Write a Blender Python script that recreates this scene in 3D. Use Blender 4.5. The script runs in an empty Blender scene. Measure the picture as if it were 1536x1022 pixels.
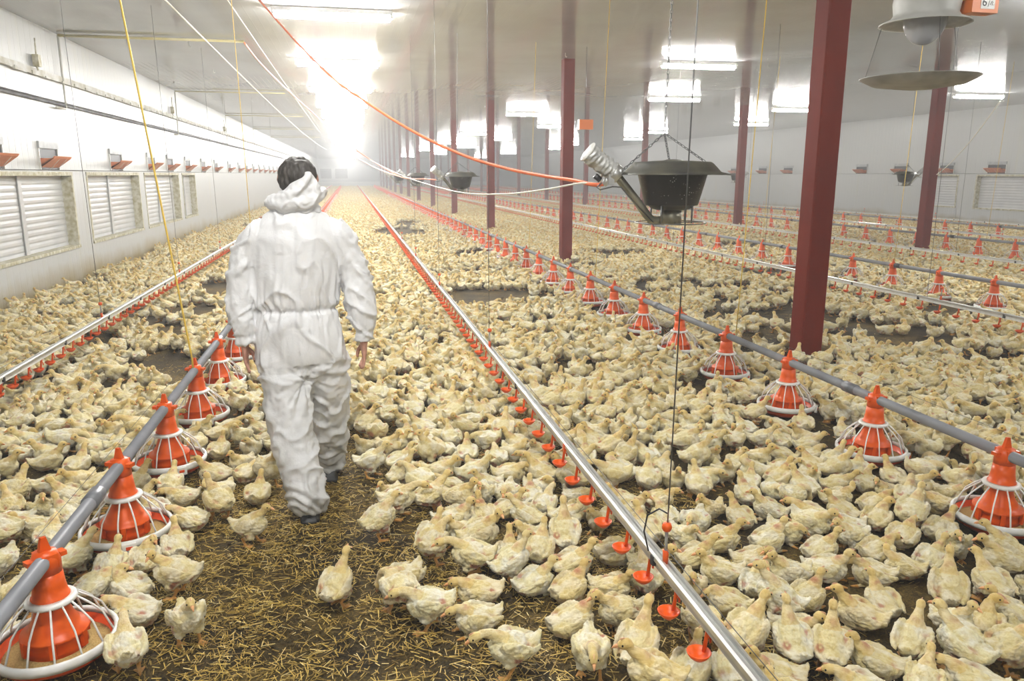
import bpy, bmesh, math, random
import numpy as np
from mathutils import Vector, Matrix
PI = math.pi
SC = bpy.context.scene
COL = SC.collection
rnd = random.Random(7)

# ---------------------------------------------------------------- tagging
def tag(o, label=None, cat=None, group=None, kind=None):
    if label: o['label'] = label
    if cat: o['category'] = cat
    if group: o['group'] = group
    if kind: o['kind'] = kind
    return o

def empty(name, loc=(0, 0, 0), rz=0.0):
    o = bpy.data.objects.new(name, None)
    o.empty_display_size = 0.1
    COL.objects.link(o)
    o.location = loc
    o.rotation_euler = (0, 0, rz)
    return o

# ---------------------------------------------------------------- mesh builder
class MB:
    """collects shapes, becomes one mesh"""
    def __init__(s):
        s.v = []; s.f = []; s.m = []; s.sm = []
    def add(s, vs, fs, mi=0, smooth=False):
        b = len(s.v)
        s.v.extend([tuple(map(float, v)) for v in vs])
        s.f.extend([tuple(b + i for i in f) for f in fs])
        s.m.extend([mi] * len(fs)); s.sm.extend([smooth] * len(fs))
        return s
    def box(s, x0, x1, y0, y1, z0, z1, mi=0, M=None):
        vs = [(x, y, z) for x in (x0, x1) for y in (y0, y1) for z in (z0, z1)]
        if M is not None: vs = [tuple(M @ Vector(v)) for v in vs]
        return s.add(vs, [(0, 1, 3, 2), (4, 6, 7, 5), (0, 4, 5, 1), (2, 3, 7, 6), (0, 2, 6, 4), (1, 5, 7, 3)], mi)
    def cbox(s, c, d, mi=0, M=None):
        return s.box(c[0]-d[0]/2, c[0]+d[0]/2, c[1]-d[1]/2, c[1]+d[1]/2, c[2]-d[2]/2, c[2]+d[2]/2, mi, M)
    def tube(s, pts, r, n=8, mi=0, up=None, cap=True, smooth=True, closed=False):
        vs, fs = tube_geo(pts, r, n, up, cap, closed)
        return s.add(vs, fs, mi, smooth)
    def lathe(s, prof, n=24, mi=0, c=(0, 0, 0), smooth=True, M=None, a0=0.0, close=False):
        """prof: (r,z) pairs, turned about z"""
        vs = []; fs = []
        for r, z in prof:
            for k in range(n):
                a = a0 + 2*PI*k/n
                p = (c[0]+r*math.cos(a), c[1]+r*math.sin(a), c[2]+z)
                vs.append(tuple(M @ Vector(p)) if M is not None else p)
        m = len(prof)
        for i in range(m if close else m-1):
            j = (i+1) % m
            for k in range(n):
                l = (k+1) % n
                fs.append((i*n+k, i*n+l, j*n+l, j*n+k))
        return s.add(vs, fs, mi, smooth)
    def mesh(s, name, mats):
        me = bpy.data.meshes.new(name)
        me.from_pydata(s.v, [], s.f)
        for m in (mats if isinstance(mats, (list, tuple)) else [mats]): me.materials.append(m)
        me.polygons.foreach_set('material_index', s.m)
        me.polygons.foreach_set('use_smooth', s.sm)
        me.update()
        return me
    def build(s, name, mats, parent=None, loc=None, fix=True):
        me = s.mesh(name, mats)
        if fix:
            bm = bmesh.new(); bm.from_mesh(me)
            bmesh.ops.recalc_face_normals(bm, faces=bm.faces)
            bm.to_mesh(me); bm.free()
        o = bpy.data.objects.new(name, me)
        COL.objects.link(o)
        if parent is not None: o.parent = parent
        if loc is not None: o.location = loc
        return o

def tube_geo(pts, r, n=8, up=None, cap=True, closed=False):
    """tube along pts; r: number or list of r or (rw,rh)"""
    P = [Vector(p[:3]) for p in pts]; m = len(P)
    if not isinstance(r, (list, tuple)): r = [r]*m
    R = [(q, q) if not isinstance(q, (list, tuple)) else q for q in r]
    vs = []; fs = []; prev = None
    for i in range(m):
        if closed: t = P[(i+1) % m]-P[i-1]
        else: t = P[min(i+1, m-1)]-P[max(i-1, 0)]
        t.normalize()
        if up is not None:
            u = Vector(up); s_ = t.cross(u)
            if s_.length < 1e-3: s_ = prev if prev is not None else t.orthogonal()
            s_.normalize()
        else:
            s_ = prev - t*prev.dot(t) if prev is not None else t.orthogonal()
            if s_.length < 1e-4: s_ = t.orthogonal()
            s_.normalize()
        if prev is not None and s_.dot(prev) < 0 and up is not None: s_ = -s_
        prev = s_.copy(); u2 = s_.cross(t)
        for k in range(n):
            a = 2*PI*k/n
            vs.append(tuple(P[i]+s_*math.cos(a)*R[i][0]+u2*math.sin(a)*R[i][1]))
    for i in range(m if closed else m-1):
        j = (i+1) % m
        for k in range(n):
            l = (k+1) % n
            fs.append((i*n+k, i*n+l, j*n+l, j*n+k))
    if cap and not closed:
        fs.append(tuple(reversed(range(n)))); fs.append(tuple((m-1)*n+k for k in range(n)))
    return vs, fs

def cat(pts, n=6):
    """Catmull-Rom through the rows (any number of columns)"""
    A = np.array(pts, float); out = []
    m = len(A)
    for i in range(m-1):
        p0 = A[max(i-1, 0)]; p1 = A[i]; p2 = A[i+1]; p3 = A[min(i+2, m-1)]
        for k in range(n):
            t = k/n
            out.append(0.5*((2*p1)+(-p0+p2)*t+(2*p0-5*p1+4*p2-p3)*t*t+(-p0+3*p1-3*p2+p3)*t**3))
    out.append(A[-1])
    return np.array(out)

def sag(a, b, drop, n=24):
    a = Vector(a); b = Vector(b)
    return [tuple(a.lerp(b, i/n)-Vector((0, 0, drop*4*(i/n)*(1-i/n)))) for i in range(n+1)]

# ---------------------------------------------------------------- materials
MATS = {}
def mat(name, col=(.8, .8, .8), rough=.5, metal=0.0, emit=None, es=0.0, spec=None, trans=0.0, alpha=None):
    m = bpy.data.materials.new(name); m.use_nodes = True
    b = m.node_tree.nodes['Principled BSDF']
    b.inputs['Base Color'].default_value = (*col, 1)
    b.inputs['Roughness'].default_value = rough
    b.inputs['Metallic'].default_value = metal
    if spec is not None: b.inputs['Specular IOR Level'].default_value = spec
    if emit is not None:
        b.inputs['Emission Color'].default_value = (*emit, 1); b.inputs['Emission Strength'].default_value = es
    if trans: b.inputs['Transmission Weight'].default_value = trans
    if alpha is not None: b.inputs['Alpha'].default_value = alpha
    MATS[name] = m
    return m
class NT:
    def __init__(s, m):
        s.t = m.node_tree; s.b = s.t.nodes.get('Principled BSDF')
    def n(s, typ, **kw):
        x = s.t.nodes.new(typ)
        for k, v in kw.items():
            if k.startswith('_'): setattr(x, k[1:], v)
            else:
                key = k.replace('_', ' ')
                x.inputs[key].default_value = v
        return x
    def l(s, a, ao, b, bi):
        s.t.links.new(a.outputs[ao], b.inputs[bi])
    def ramp(s, stops):
        r = s.t.nodes.new('ShaderNodeValToRGB'); e = r.color_ramp.elements
        while len(e) < len(stops): e.new(.5)
        for k, (p, c) in enumerate(stops):
            e[k].position = p; e[k].color = (*c, 1) if len(c) == 3 else c
        return r
    def mix(s, fac, a, b, mode='MIX'):
        x = s.t.nodes.new('ShaderNodeMix'); x.data_type = 'RGBA'; x.blend_type = mode
        for idx, v in ((0, fac), (6, a), (7, b)):
            if isinstance(v, tuple) and len(v) == 2 and hasattr(v[0], 'outputs'): s.t.links.new(v[0].outputs[v[1]], x.inputs[idx])
            elif isinstance(v, (int, float)): x.inputs[idx].default_value = v
            else: x.inputs[idx].default_value = (*v, 1)
        return x   # output 2

def noisy(name, c1, c2, scale=8, rough=.5, metal=0.0, bump=0.0, detail=4, spec=None, stops=(.35, .65), coord='Object', vec=(1, 1, 1)):
    m = mat(name, c1, rough, metal, spec=spec); t = NT(m)
    tc = t.n('ShaderNodeTexCoord'); mp = t.n('ShaderNodeMapping'); mp.inputs['Scale'].default_value = vec
    t.l(tc, coord, mp, 'Vector')
    no = t.n('ShaderNodeTexNoise', Scale=scale, Detail=detail); t.l(mp, 'Vector', no, 'Vector')
    r = t.ramp([(stops[0], c1), (stops[1], c2)]); t.l(no, 'Fac', r, 'Fac'); t.l(r, 'Color', t.b, 'Base Color')
    if bump:
        bp = t.n('ShaderNodeBump', Strength=bump, Distance=.01); t.l(no, 'Fac', bp, 'Height'); t.l(bp, 'Normal', t.b, 'Normal')
    return m
# ---------------------------------------------------------------- remeshed bodies
def union(shapes, voxel, smooth=3, fac=.5):
    """shapes: (verts, faces) closed; one continuous skin around them all -> (V, F quads list)"""
    mb = MB()
    for vs, fs in shapes: mb.add(vs, fs)
    o = mb.build('tmp', [])
    m = o.modifiers.new('r', 'REMESH'); m.mode = 'VOXEL'; m.voxel_size = voxel; m.use_smooth_shade = True
    if smooth:
        s = o.modifiers.new('s', 'SMOOTH'); s.factor = fac; s.iterations = smooth
    dg = bpy.context.evaluated_depsgraph_get()
    me = bpy.data.meshes.new_from_object(o.evaluated_get(dg))
    old = o.data; bpy.data.objects.remove(o); bpy.data.meshes.remove(old)
    return me
def getv(me):
    a = np.empty(len(me.vertices)*3, np.float32); me.vertices.foreach_get('co', a); return a.reshape(-1, 3).astype(float)
def getn(me):
    a = np.empty(len(me.vertices)*3, np.float32); me.vertices.foreach_get('normal', a); return a.reshape(-1, 3).astype(float)
def setv(me, V):
    me.vertices.foreach_set('co', V.astype(np.float32).ravel()); me.update()
def wnoise(V, freq, seed, oct=3, k=9):
    """smooth pseudo noise, about -1..1"""
    r = np.random.RandomState(seed); out = np.zeros(len(V)); amp = 1.0; tot = 0
    for o in range(oct):
        d = r.normal(size=(k, 3)); d /= np.linalg.norm(d, axis=1)[:, None]
        ph = r.rand(k)*6.28; w = freq*(2**o)*(0.7+0.6*r.rand(k))
        # warp
        W = V + 0.25/(freq*2**o)*np.sin(V[:, [1, 2, 0]]*freq*(2**o)*2.3+ph[:3])
        s = np.sin((W @ d.T)*w*6.28+ph).sum(1)/math.sqrt(k)*1.2
        out += amp*s; tot += amp; amp *= .55
    return out/tot
def sstep(x, a, b):
    t = np.clip((x-a)/(b-a), 0, 1); return t*t*(3-2*t)
def vcol(me, C, name='tint'):
    at = me.attributes.get(name) or me.attributes.new(name, 'FLOAT_COLOR', 'POINT')
    D = np.ones((len(me.vertices), 4), np.float32); D[:, :3] = C
    at.data.foreach_set('color', D.ravel())

def ellip(c, a, b, h, yaw=0.0, pitch=0.0, n=14, m=9):
    """ellipsoid with semi axes a (along), b (side), h (up)"""
    vs = []; fs = []
    M = Matrix.Rotation(yaw, 3, 'Z') @ Matrix.Rotation(-pitch, 3, 'Y')
    for i in range(m):
        t = PI*(i+.5)/m
        for k in range(n):
            p = 2*PI*k/n
            v = M @ Vector((-a*math.cos(t), b*math.sin(t)*math.cos(p), h*math.sin(t)*math.sin(p)))
            vs.append((c[0]+v.x, c[1]+v.y, c[2]+v.z))
    for i in range(m-1):
        for k in range(n):
            l = (k+1) % n
            fs.append((i*n+k, i*n+l, (i+1)*n+l, (i+1)*n+k))
    fs.append(tuple(reversed(range(n)))); fs.append(tuple((m-1)*n+k for k in range(n)))
    return vs, fs

CH_MAT = mat('chicken_down', (.8, .72, .5), .85)
def _ch():
    t = NT(CH_MAT)
    at = t.n('ShaderNodeAttribute', _attribute_name='tint')
    oi = t.n('ShaderNodeObjectInfo'); tc = t.n('ShaderNodeTexCoord')
    no = t.n('ShaderNodeTexNoise', Scale=38.0, Detail=5.0, Roughness=.65); t.l(tc, 'Object', no, 'Vector')
    # slight tone differences from bird to bird
    rp = t.ramp([(0, (.88, .82, .66)), (.35, (1, .95, .82)), (.7, (1.0, 1.0, .97)), (1, (.98, .88, .66))])
    t.l(oi, 'Random', rp, 'Fac')
    m1 = t.mix(1.0, (at, 'Color'), (rp, 'Color'), 'MULTIPLY')
    r2 = t.ramp([(.34, (.80, .70, .44)), (.56, (1, 1, 1))]); t.l(no, 'Fac', r2, 'Fac')
    m2 = t.mix(.75, (m1, 2), (r2, 'Color'), 'MULTIPLY')
    t.l(m2, 2, t.b, 'Base Color')
    mp = t.n('ShaderNodeMapping'); mp.inputs['Scale'].default_value = (.45, 1.2, 1.2); t.l(tc, 'Object', mp, 'Vector')
    n2 = t.n('ShaderNodeTexNoise', Scale=150.0, Detail=4.0, Roughness=.6); t.l(mp, 'Vector', n2, 'Vector')
    bp = t.n('ShaderNodeBump', Strength=.9, Distance=.003); t.l(n2, 'Fac', bp, 'Height'); t.l(bp, 'Normal', t.b, 'Normal')
    t.b.inputs['Sheen Weight'].default_value = .25
    t.b.inputs['Specular IOR Level'].default_value = .2
_ch()
BEAK_MAT = noisy('beak_horn', (.80, .36, .14), (.85, .50, .26), 60, .4)
EYE_MAT = mat('bird_eye', (.01, .008, .006), .12)
COMB_MAT = noisy('comb_skin', (.74, .40, .24), (.80, .52, .34), 80, .5)

def chicken_mesh(name, P, voxel=.0042, seed=1, beak=False):
    """P: z (body height), pitch (deg), sit, head (x,y,z), look (yaw,pitch deg), girth, wing (lift)"""
    r = random.Random(seed)
    g = P.get('g', 1.0); cz = P['z']; pit = math.radians(P.get('pitch', 12)); sit = P.get('sit', False)
    cp, sp = math.cos(pit), math.sin(pit)
    def B(x, y, z): return (x*cp-z*sp, y, cz+x*sp+z*cp)
    flat = .86 if sit else 1.0
    spine = [(-.110, .066, .013, .005), (-.103, .048, .022, .011), (-.088, .024, .036, .027), (-.062, .005, .051, .045), (-.027, 0, .062, .057),
             (.010, -.003, .065, .062), (.042, -.002, .058, .057), (.066, .010, .042, .045), (.078, .020, .024, .029)]
    C = cat(spine, 3)
    pts = [B(a, 0, b) for a, b, c, d in C]; rad = [(c*g, d*g*flat) for a, b, c, d in C]
    shapes = [tube_geo(pts, rad, 20, up=(0, 0, 1))]
    tags = [(p, max(q), 'body') for p, q in zip(pts, rad)]
    # neck
    hx, hy, hz = P['head']; yaw, hp = [math.radians(a) for a in P.get('look', (0, -10))]
    base = Vector(B(.042, 0, .018)); sh = Vector(B(.068, 0, .042))
    hd = Vector((hx, hy, hz)); d = Vector((math.cos(yaw)*math.cos(hp), math.sin(yaw)*math.cos(hp), math.sin(hp)))
    nb = hd-d*.012
    mid = sh.lerp(nb, .5)+Vector(P.get('bow', (.010, 0, .0)))
    nk = cat([(*base, .046), (*sh, .030), (*mid, .0188), (*nb, .0178)], 4)
    shapes.append(tube_geo([q[:3] for q in nk], [q[3]*g for q in nk], 14))
    tags += [(tuple(q[:3]), q[3], 'neck') for q in nk]
    # head
    hpts = [hd-d*.024, hd-d*.014, hd, hd+d*.013, hd+d*.023, hd+d*.028]
    hr = [.010, .0190, .0222, .0182, .0118, .006]
    shapes.append(tube_geo(hpts, [(a*.88, a) for a in hr], 14, up=(0, 0, 1)))
    tags += [(tuple(p), a, 'head') for p, a in zip(hpts, hr)]
    tags.append((tuple(hd+d*.024), .012, 'face'))
    if beak:
        shapes.append(tube_geo([hd+d*.02, hd+d*.036, hd+d*.048-Vector((0, 0, .004))], [.009, .0065, .003], 8))
        tags.append((tuple(hd+d*.042), .006, 'beak')); tags.append((tuple(hd+d*.034), .007, 'beak'))
    # wings
    wl = P.get('wing', 0.0)
    for s in (-1, 1):
        w = [(.056, .040, .018, .012, .016), (.034, .059, .014, .015, .030), (-.006, .066+wl*.3, .008, .014, .035), (-.046, .061+wl*.6, .006, .012, .026), (-.078, .047+wl, .013, .009, .014), (-.100, .034+wl, .020, .0065, .008)]
        W = cat(w, 3)
        wp = [B(a, s*b*g, c+.006) for a, b, c, e, f in W]
        shapes.append(tube_geo(wp, [(e, f) for a, b, c, e, f in W], 12, up=(0, 0, 1)))
        tags += [(p, .02, 'wing') for p in wp]
    # thighs, shanks, toes
    if not sit:
        for s in (-1, 1):
            st = P.get('stride', 0.0)*s
            hip = Vector(B(-.002, s*.034, -.03)); kn = Vector((.018+st*.3, s*.035, cz-.062)); hk = Vector((-.022+st, s*.036, .050+abs(st)*.1)); ft = Vector((.004+st*1.2, s*.038, .007))
            shapes.append(tube_geo([hip, kn, hk.lerp(kn, .35)], [.036*g, .026*g, .012], 12))
            shapes.append(tube_geo([kn.lerp(hk, .4), hk, ft], [.013, .0085, .0075], 10))
            tags += [(tuple(hk.lerp(ft, q)), .008, 'leg') for q in (0, .25, .5, .75, 1)]
            for a, L in ((-28, .040), (2, .046), (32, .040), (180, .020)):
                a = math.radians(a); e = ft+Vector((math.cos(a)*L, math.sin(a)*L, -.0015))
                shapes.append(tube_geo([ft, ft.lerp(e, .6)+Vector((0, 0, .001)), e], [.0072, .0062, .005], 8))
                tags += [(tuple(ft.lerp(e, q)), .006, 'leg') for q in (.35, .7, 1)]
    else:
        shapes.append(ellip((-.005, 0, cz-.022), .082, .066*g, .040, 0, 0))
        tags.append(((-.005, 0, cz-.022), .06, 'body'))
        for s in (-1, 1):
            shapes.append(tube_geo([(.03, s*.03, .012), (.085, s*.036, .007), (.10, s*.036, .006)], [.012, .007, .005], 8))
            tags += [((.085, s*.036, .007), .008, 'leg'), ((.10, s*.036, .006), .006, 'leg')]
    me = union(shapes, voxel, 2 if voxel < .006 else 1)
    V = getv(me); N = getn(me)
    TP = np.array([t[0] for t in tags]); TR = np.array([t[1] for t in tags]); K = [t[2] for t in tags]
    dist = np.linalg.norm(V[:, None, :]-TP[None], axis=2)-TR[None]
    kk = np.array(K)[dist.argmin(1)]
    isleg = (kk == 'leg')
    # plumage relief
    q = V.copy(); q[:, 0] *= .55
    big = wnoise(q, 16, seed, 2); fine = wnoise(q, 52, seed+5, 2)
    amp = np.where(isleg | (kk == 'beak') | (kk == 'face'), 0, np.where((kk == 'head'), .15, np.where(kk == 'neck', .5, 1.0)))
    if voxel < .008: setv(me, V+N*(amp*(.0024*big+.0019*fine-.0032*np.maximum(0, .45-np.abs(wnoise(q, 30, seed+9, 2)))/.45))[:, None])
    cream = np.array((.90, .83, .54)); yel = np.array((.88, .69, .30)); white = np.array((.95, .92, .80)); pink = np.array((.56, .22, .15)); leg = np.array((.62, .33, .10)); face = np.array((.78, .42, .20))
    f1 = sstep(wnoise(V, 9, seed+2, 2), -.5, .6)[:, None]
    Cc = cream*(1-f1)+white*f1
    ny = np.where(kk == 'neck', .6, np.where(kk == 'head', .9, 0.0))
    ny = ny+.18*sstep(wnoise(V, 12, seed+11, 1), .1, .9)*(kk == 'wing')
    ny = ny[:, None]; Cc = Cc*(1-ny)+yel*ny
    # bare pink skin where the plumage is thin
    low = sstep(-N[:, 2], -.1, .8)
    spots = np.zeros(len(V))
    for c, rr, a in (((-.075, .03, -.012), .045, .9), ((-.075, -.03, -.012), .045, .9), ((-.02, .060, -.034), .040, .8), ((-.02, -.060, -.034), .040, .8), ((.06, .0, .055), .032, .5), ((-.05, .045, .03), .026, .55), ((.0, -.05, .03), .026, .45)):
        c = np.array(B(*c)); a *= r.choice((0.4, 1.0, 1.4, 1.8))
        spots = np.maximum(spots, a*sstep(1.0-np.linalg.norm((V-c), axis=1)/rr, 0, .7))
    spots = spots*sstep(wnoise(V, 20, seed+21, 2), -.7, .5)
    spots = np.clip(spots, 0, .9)*np.isin(kk, ('body', 'wing', 'neck'))
    Cc = Cc*(1-spots[:, None])+pink*spots[:, None]
    Cc = np.where(isleg[:, None], leg, Cc)
    Cc = np.where((kk == 'face')[:, None], face, Cc)
    Cc = np.where((kk == 'beak')[:, None], np.array((.78, .36, .14)), Cc)
    if beak:   # the dark eye, in the skin colour of far birds
        for s in (-1, 1):
            ec = np.array(hd+d*.010)+s*.017*np.array((-math.sin(yaw), math.cos(yaw), 0))+np.array((0, 0, .004))
            Cc = np.where((np.linalg.norm(V-ec, axis=1) < .0055)[:, None], np.array((.03, .02, .02)), Cc)
    # droppings on the belly feathers
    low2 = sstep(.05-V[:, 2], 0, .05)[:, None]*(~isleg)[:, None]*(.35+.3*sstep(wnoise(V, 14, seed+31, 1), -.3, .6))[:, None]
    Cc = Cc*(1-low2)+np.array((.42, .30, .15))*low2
    Cc = np.where(isleg[:, None], Cc, Cc*.84)
    vcol(me, Cc)
    me.materials.append(CH_MAT); me.name = name
    me.polygons.foreach_set('use_smooth', [True]*len(me.polygons))
    return me, hd, d, yaw, hp

POSES = {
 'stand_tall': dict(z=.128, pitch=24, head=(0.088, 0, .258), look=(0, -6), stride=.008, say='standing with its neck stretched up'),
 'stand_up': dict(z=.122, pitch=16, head=(0.102, 0, .232), look=(0, -10), stride=.016, say='standing with its head up'),
 'stand_fwd': dict(z=.120, pitch=4, head=(0.148, 0, .182), look=(0, -22), stride=.022, bow=(.0, 0, .012), say='walking with its head held forward'),
 'stand_left': dict(z=.122, pitch=14, head=(0.094, .022, .228), look=(75, -10), stride=.010, bow=(.014, 0, 0), say='standing with its head turned aside'),
 'stand_right': dict(z=.122, pitch=14, head=(0.094, -.022, .228), look=(-75, -10), stride=.010, bow=(.014, 0, 0), say='standing with its head turned aside'),
 'stand_peck': dict(z=.118, pitch=-8, head=(0.158, .01, .062), look=(10, -60), stride=.012, bow=(.022, 0, .018), say='standing and pecking down'),
 'stand_back': dict(z=.122, pitch=14, head=(0.072, .03, .222), look=(140, -12), stride=.008, bow=(.020, 0, 0), say='standing and looking back over its wing'),
 'sit_up': dict(z=.068, pitch=10, sit=True, head=(0.096, 0, .168), look=(0, -8), say='resting on the litter with its head up'),
 'sit_low': dict(z=.064, pitch=4, sit=True, head=(0.112, 0, .122), look=(0, -14), bow=(.006, 0, .008), say='resting with its head drawn in'),
 'sit_left': dict(z=.068, pitch=10, sit=True, head=(0.086, .024, .160), look=(80, -8), bow=(.016, 0, 0), say='resting with its head turned aside'),
 'sit_right': dict(z=.068, pitch=10, sit=True, head=(0.086, -.024, .160), look=(-80, -8), bow=(.016, 0, 0), say='resting with its head turned aside'),
 'sit_tuck': dict(z=.062, pitch=2, sit=True, head=(0.094, .012, .098), look=(30, -30), bow=(.004, 0, .010), say='dozing with its head sunk low'),
 'sit_back': dict(z=.066, pitch=8, sit=True, head=(0.060, -.030, .146), look=(-145, -14), bow=(.022, 0, 0), say='resting and preening its back'),
 'crouch': dict(z=.092, pitch=8, head=(0.114, .0, .186), look=(10, -14), stride=.004, say='crouching with its head half raised'),
}
# ---------------------------------------------------------------- the person
SUIT = mat('coverall_cloth', (.80, .80, .80), .62)
def _suit():
    t = NT(SUIT); tc = t.n('ShaderNodeTexCoord')
    no = t.n('ShaderNodeTexNoise', Scale=5.0, Detail=5.0); t.l(tc, 'Object', no, 'Vector')
    sp = t.n('ShaderNodeSeparateXYZ'); t.l(tc, 'Object', sp, 'Vector')
    mr = t.n('ShaderNodeMapRange'); mr.inputs[1].default_value = .98; mr.inputs[2].default_value = .0; mr.inputs[3].default_value = 0.0; mr.inputs[4].default_value = 1.0
    t.l(sp, 'Z', mr, 0)
    r = t.ramp([(.22, (0, 0, 0)), (.62, (1, 1, 1))]); t.l(no, 'Fac', r, 'Fac')
    mu = t.n('ShaderNodeMath', _operation='MULTIPLY'); t.l(r, 'Color', mu, 0); t.l(mr, 0, mu, 1)
    m = t.mix((mu, 0), (.80, .80, .81), (.40, .40, .375)); t.l(m, 2, t.b, 'Base Color')
    n2 = t.n('ShaderNodeTexNoise', Scale=9.0, Detail=6.0, Roughness=.55, Distortion=.6); t.l(tc, 'Object', n2, 'Vector')
    bp = t.n('ShaderNodeBump', Strength=.5, Distance=.02); t.l(n2, 'Fac', bp, 'Height'); t.l(bp, 'Normal', t.b, 'Normal')
_suit()
SKIN = noisy('skin', (.42, .20, .14), (.52, .27, .19), 30, .5, bump=.1)
HAIR = noisy('dark_hair', (.035, .030, .027), (.075, .065, .058), 60, .55, bump=.5, vec=(1, 1, .25))
BOOT = mat('black_boot', (.012, .012, .012), .5)

def ridge(V, f, seed, d=(1, 1, 1)):
    n = wnoise(V*np.array(d), f, seed, 2, 6)
    return (1-np.minimum(1, np.abs(n)*2.0))**1.8

def make_person():
    HX, HY = -.247, 3.97
    arms = {-1: [(-.40, 3.96, 1.415, .066), (-.465, 3.96, 1.360, .080), (-.523, 3.965, 1.26, .074), (-.548, 3.965, 1.15, .075), (-.553, 3.95, 1.02, .073), (-.547, 3.93, .93, .060), (-.545, 3.925, .865, .047), (-.545, 3.925, .845, .043)],
            1: [(-.13, 3.96, 1.415, .066), (-.070, 3.96, 1.360, .080), (-.018, 3.965, 1.26, .076), (.012, 3.965, 1.15, .078), (.032, 3.95, 1.01, .082), (.040, 3.94, .92, .068), (.036, 3.93, .855, .050), (.034, 3.93, .835, .046)]}
    legs = {-1: [(-.372, 3.955, .90, .105), (-.374, 3.95, .80, .122), (-.372, 3.94, .74, .126), (-.365, 3.93, .66, .128), (-.352, 3.88, .56, .122), (-.333, 3.82, .40, .110), (-.300, 3.73, .25, .100), (-.283, 3.68, .14, .100), (-.268, 3.67, .075, .094), (-.263, 3.67, .036, .076)],
            1: [(-.185, 3.955, .90, .105), (-.172, 3.96, .80, .120), (-.165, 3.97, .74, .120), (-.160, 4.0, .62, .117), (-.155, 4.05, .49, .106), (-.166, 4.11, .28, .098), (-.176, 4.17, .14, .084), (-.178, 4.19, .07, .074), (-.180, 4.19, .036, .062)]}
    # --- body, one continuous skin
    S = []
    S.append(tube_geo([(HX-.02, 3.985, 1.30), (HX-.01, 3.98, 1.44), (HX-.005, 3.98, 1.52), (HX, 3.985, 1.60)], [.10, .085, .060, .056], 16))
    S.append(ellip((HX, HY+.005, 1.645), .094, .074, .098, PI/2))
    S.append(ellip((HX, HY-.008, 1.672), .092, .076, .078, PI/2))
    S.append(ellip((HX, HY+.035, 1.60), .058, .052, .060, PI/2))
    S.append(tube_geo([(HX, HY+.092, 1.665), (HX, HY+.114, 1.625), (HX, HY+.095, 1.612)], [.010, .015, .012], 8))      # nose
    S.append(tube_geo([(HX-.022, HY+.090, 1.587), (HX, HY+.098, 1.588), (HX+.022, HY+.090, 1.587)], [.005, .009, .005], 8))  # mouth
    S.append(tube_geo([(HX-.035, HY+.083, 1.682), (HX, HY+.092, 1.686), (HX+.035, HY+.083, 1.682)], [.008, .009, .008], 8))  # brow
    for s in (-1, 1):
        S.append(tube_geo([(HX+s*.076, HY, 1.615), (HX+s*.086, HY-.010, 1.645), (HX+s*.084, HY-.006, 1.672)], [.010, .015, .012], 8))
    S.append(tube_geo([(-.272, 3.965, 1.47), (-.272, 3.965, 1.38), (-.28, 3.965, 1.2), (-.286, 3.965, 1.03), (-.28, 3.965, .9), (-.27, 3.965, .76)], [(.17, .07), (.18, .10), (.165, .105), (.145, .095), (.165, .11), (.15, .11)], 18, up=(0, 1, 0)))
    for s in (-1, 1):
        a = arms[s]; S.append(tube_geo([p[:3] for p in a[:7]], [.055, .055, .046, .042, .038, .031, .026], 12))
        l = legs[s]; S.append(tube_geo([p[:3] for p in l], [.08, .085, .085, .085, .075, .058, .050, .040, .036, .034] if s < 0 else [.08, .085, .085, .080, .070, .055, .042, .038, .034], 12))
    def hand(w, side, spread):
        w = Vector(w)
        S.append(tube_geo([w+Vector((0, 0, .02)), w, w-Vector((0, 0, .02)), w-Vector((0, 0, .050)), w-Vector((0, 0, .068))], [(.022, .028), (.020, .028), (.016, .036), (.015, .040), (.012, .036)], 12, up=(0, 1, 0)))
        for k, (dy, L) in enumerate(((.030, .060), (.010, .068), (-.010, .064), (-.028, .050))):
            b = w+Vector((0, -dy*side*spread, -.055)); cv = (.012+.012*k)
            p1 = b+Vector((-side*.002, -.004, -L*.45)); p2 = p1+Vector((-side*cv*.25, -cv*.6, -L*.36)); p3 = p2+Vector((-side*cv*.3, -cv*.8, -L*.26))
            S.append(tube_geo([b, p1, p2, p3], [.0098, .0090, .0082, .0066], 10))
        t0 = w+Vector((-side*.008, .020, -.014))
        S.append(tube_geo([t0, t0+Vector((-side*.020, .014, -.026)), t0+Vector((-side*.028, .012, -.050)), t0+Vector((-side*.026, .006, -.066))], [.013, .011, .0095, .0075], 10))
    hand((-.547, 3.925, .832), -1, 1.0)
    hand((.036, 3.93, .822), 1, 1.0)
    me = union(S, .0048, 3); me.name = 'person'
    me.materials.append(SKIN); me.polygons.foreach_set('use_smooth', [True]*len(me.polygons))
    body = bpy.data.objects.new('person', me); COL.objects.link(body)
    tag(body, 'person seen from behind in a white hooded coverall walking up the straw aisle', 'person')
    # --- coverall
    S = []
    T = cat([(-.262, 3.975, 1.535, .062, .060), (-.265, 3.97, 1.505, .110, .080), (-.267, 3.965, 1.465, .165, .105), (-.268, 3.962, 1.42, .212, .130), (-.270, 3.96, 1.36, .226, .145), (-.278, 3.96, 1.29, .216, .150), (-.285, 3.96, 1.155, .210, .150),
             (-.290, 3.96, 1.06, .206, .142), (-.292, 3.96, 1.01, .194, .130), (-.291, 3.96, .975, .204, .142), (-.286, 3.96, .88, .222, .155), (-.276, 3.96, .78, .224, .160), (-.272, 3.965, .70, .190, .135), (-.268, 3.97, .62, .12, .09)], 4)
    S.append(tube_geo([t[:3] for t in T], [(t[3], t[4]) for t in T], 28, up=(0, 1, 0)))
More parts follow.
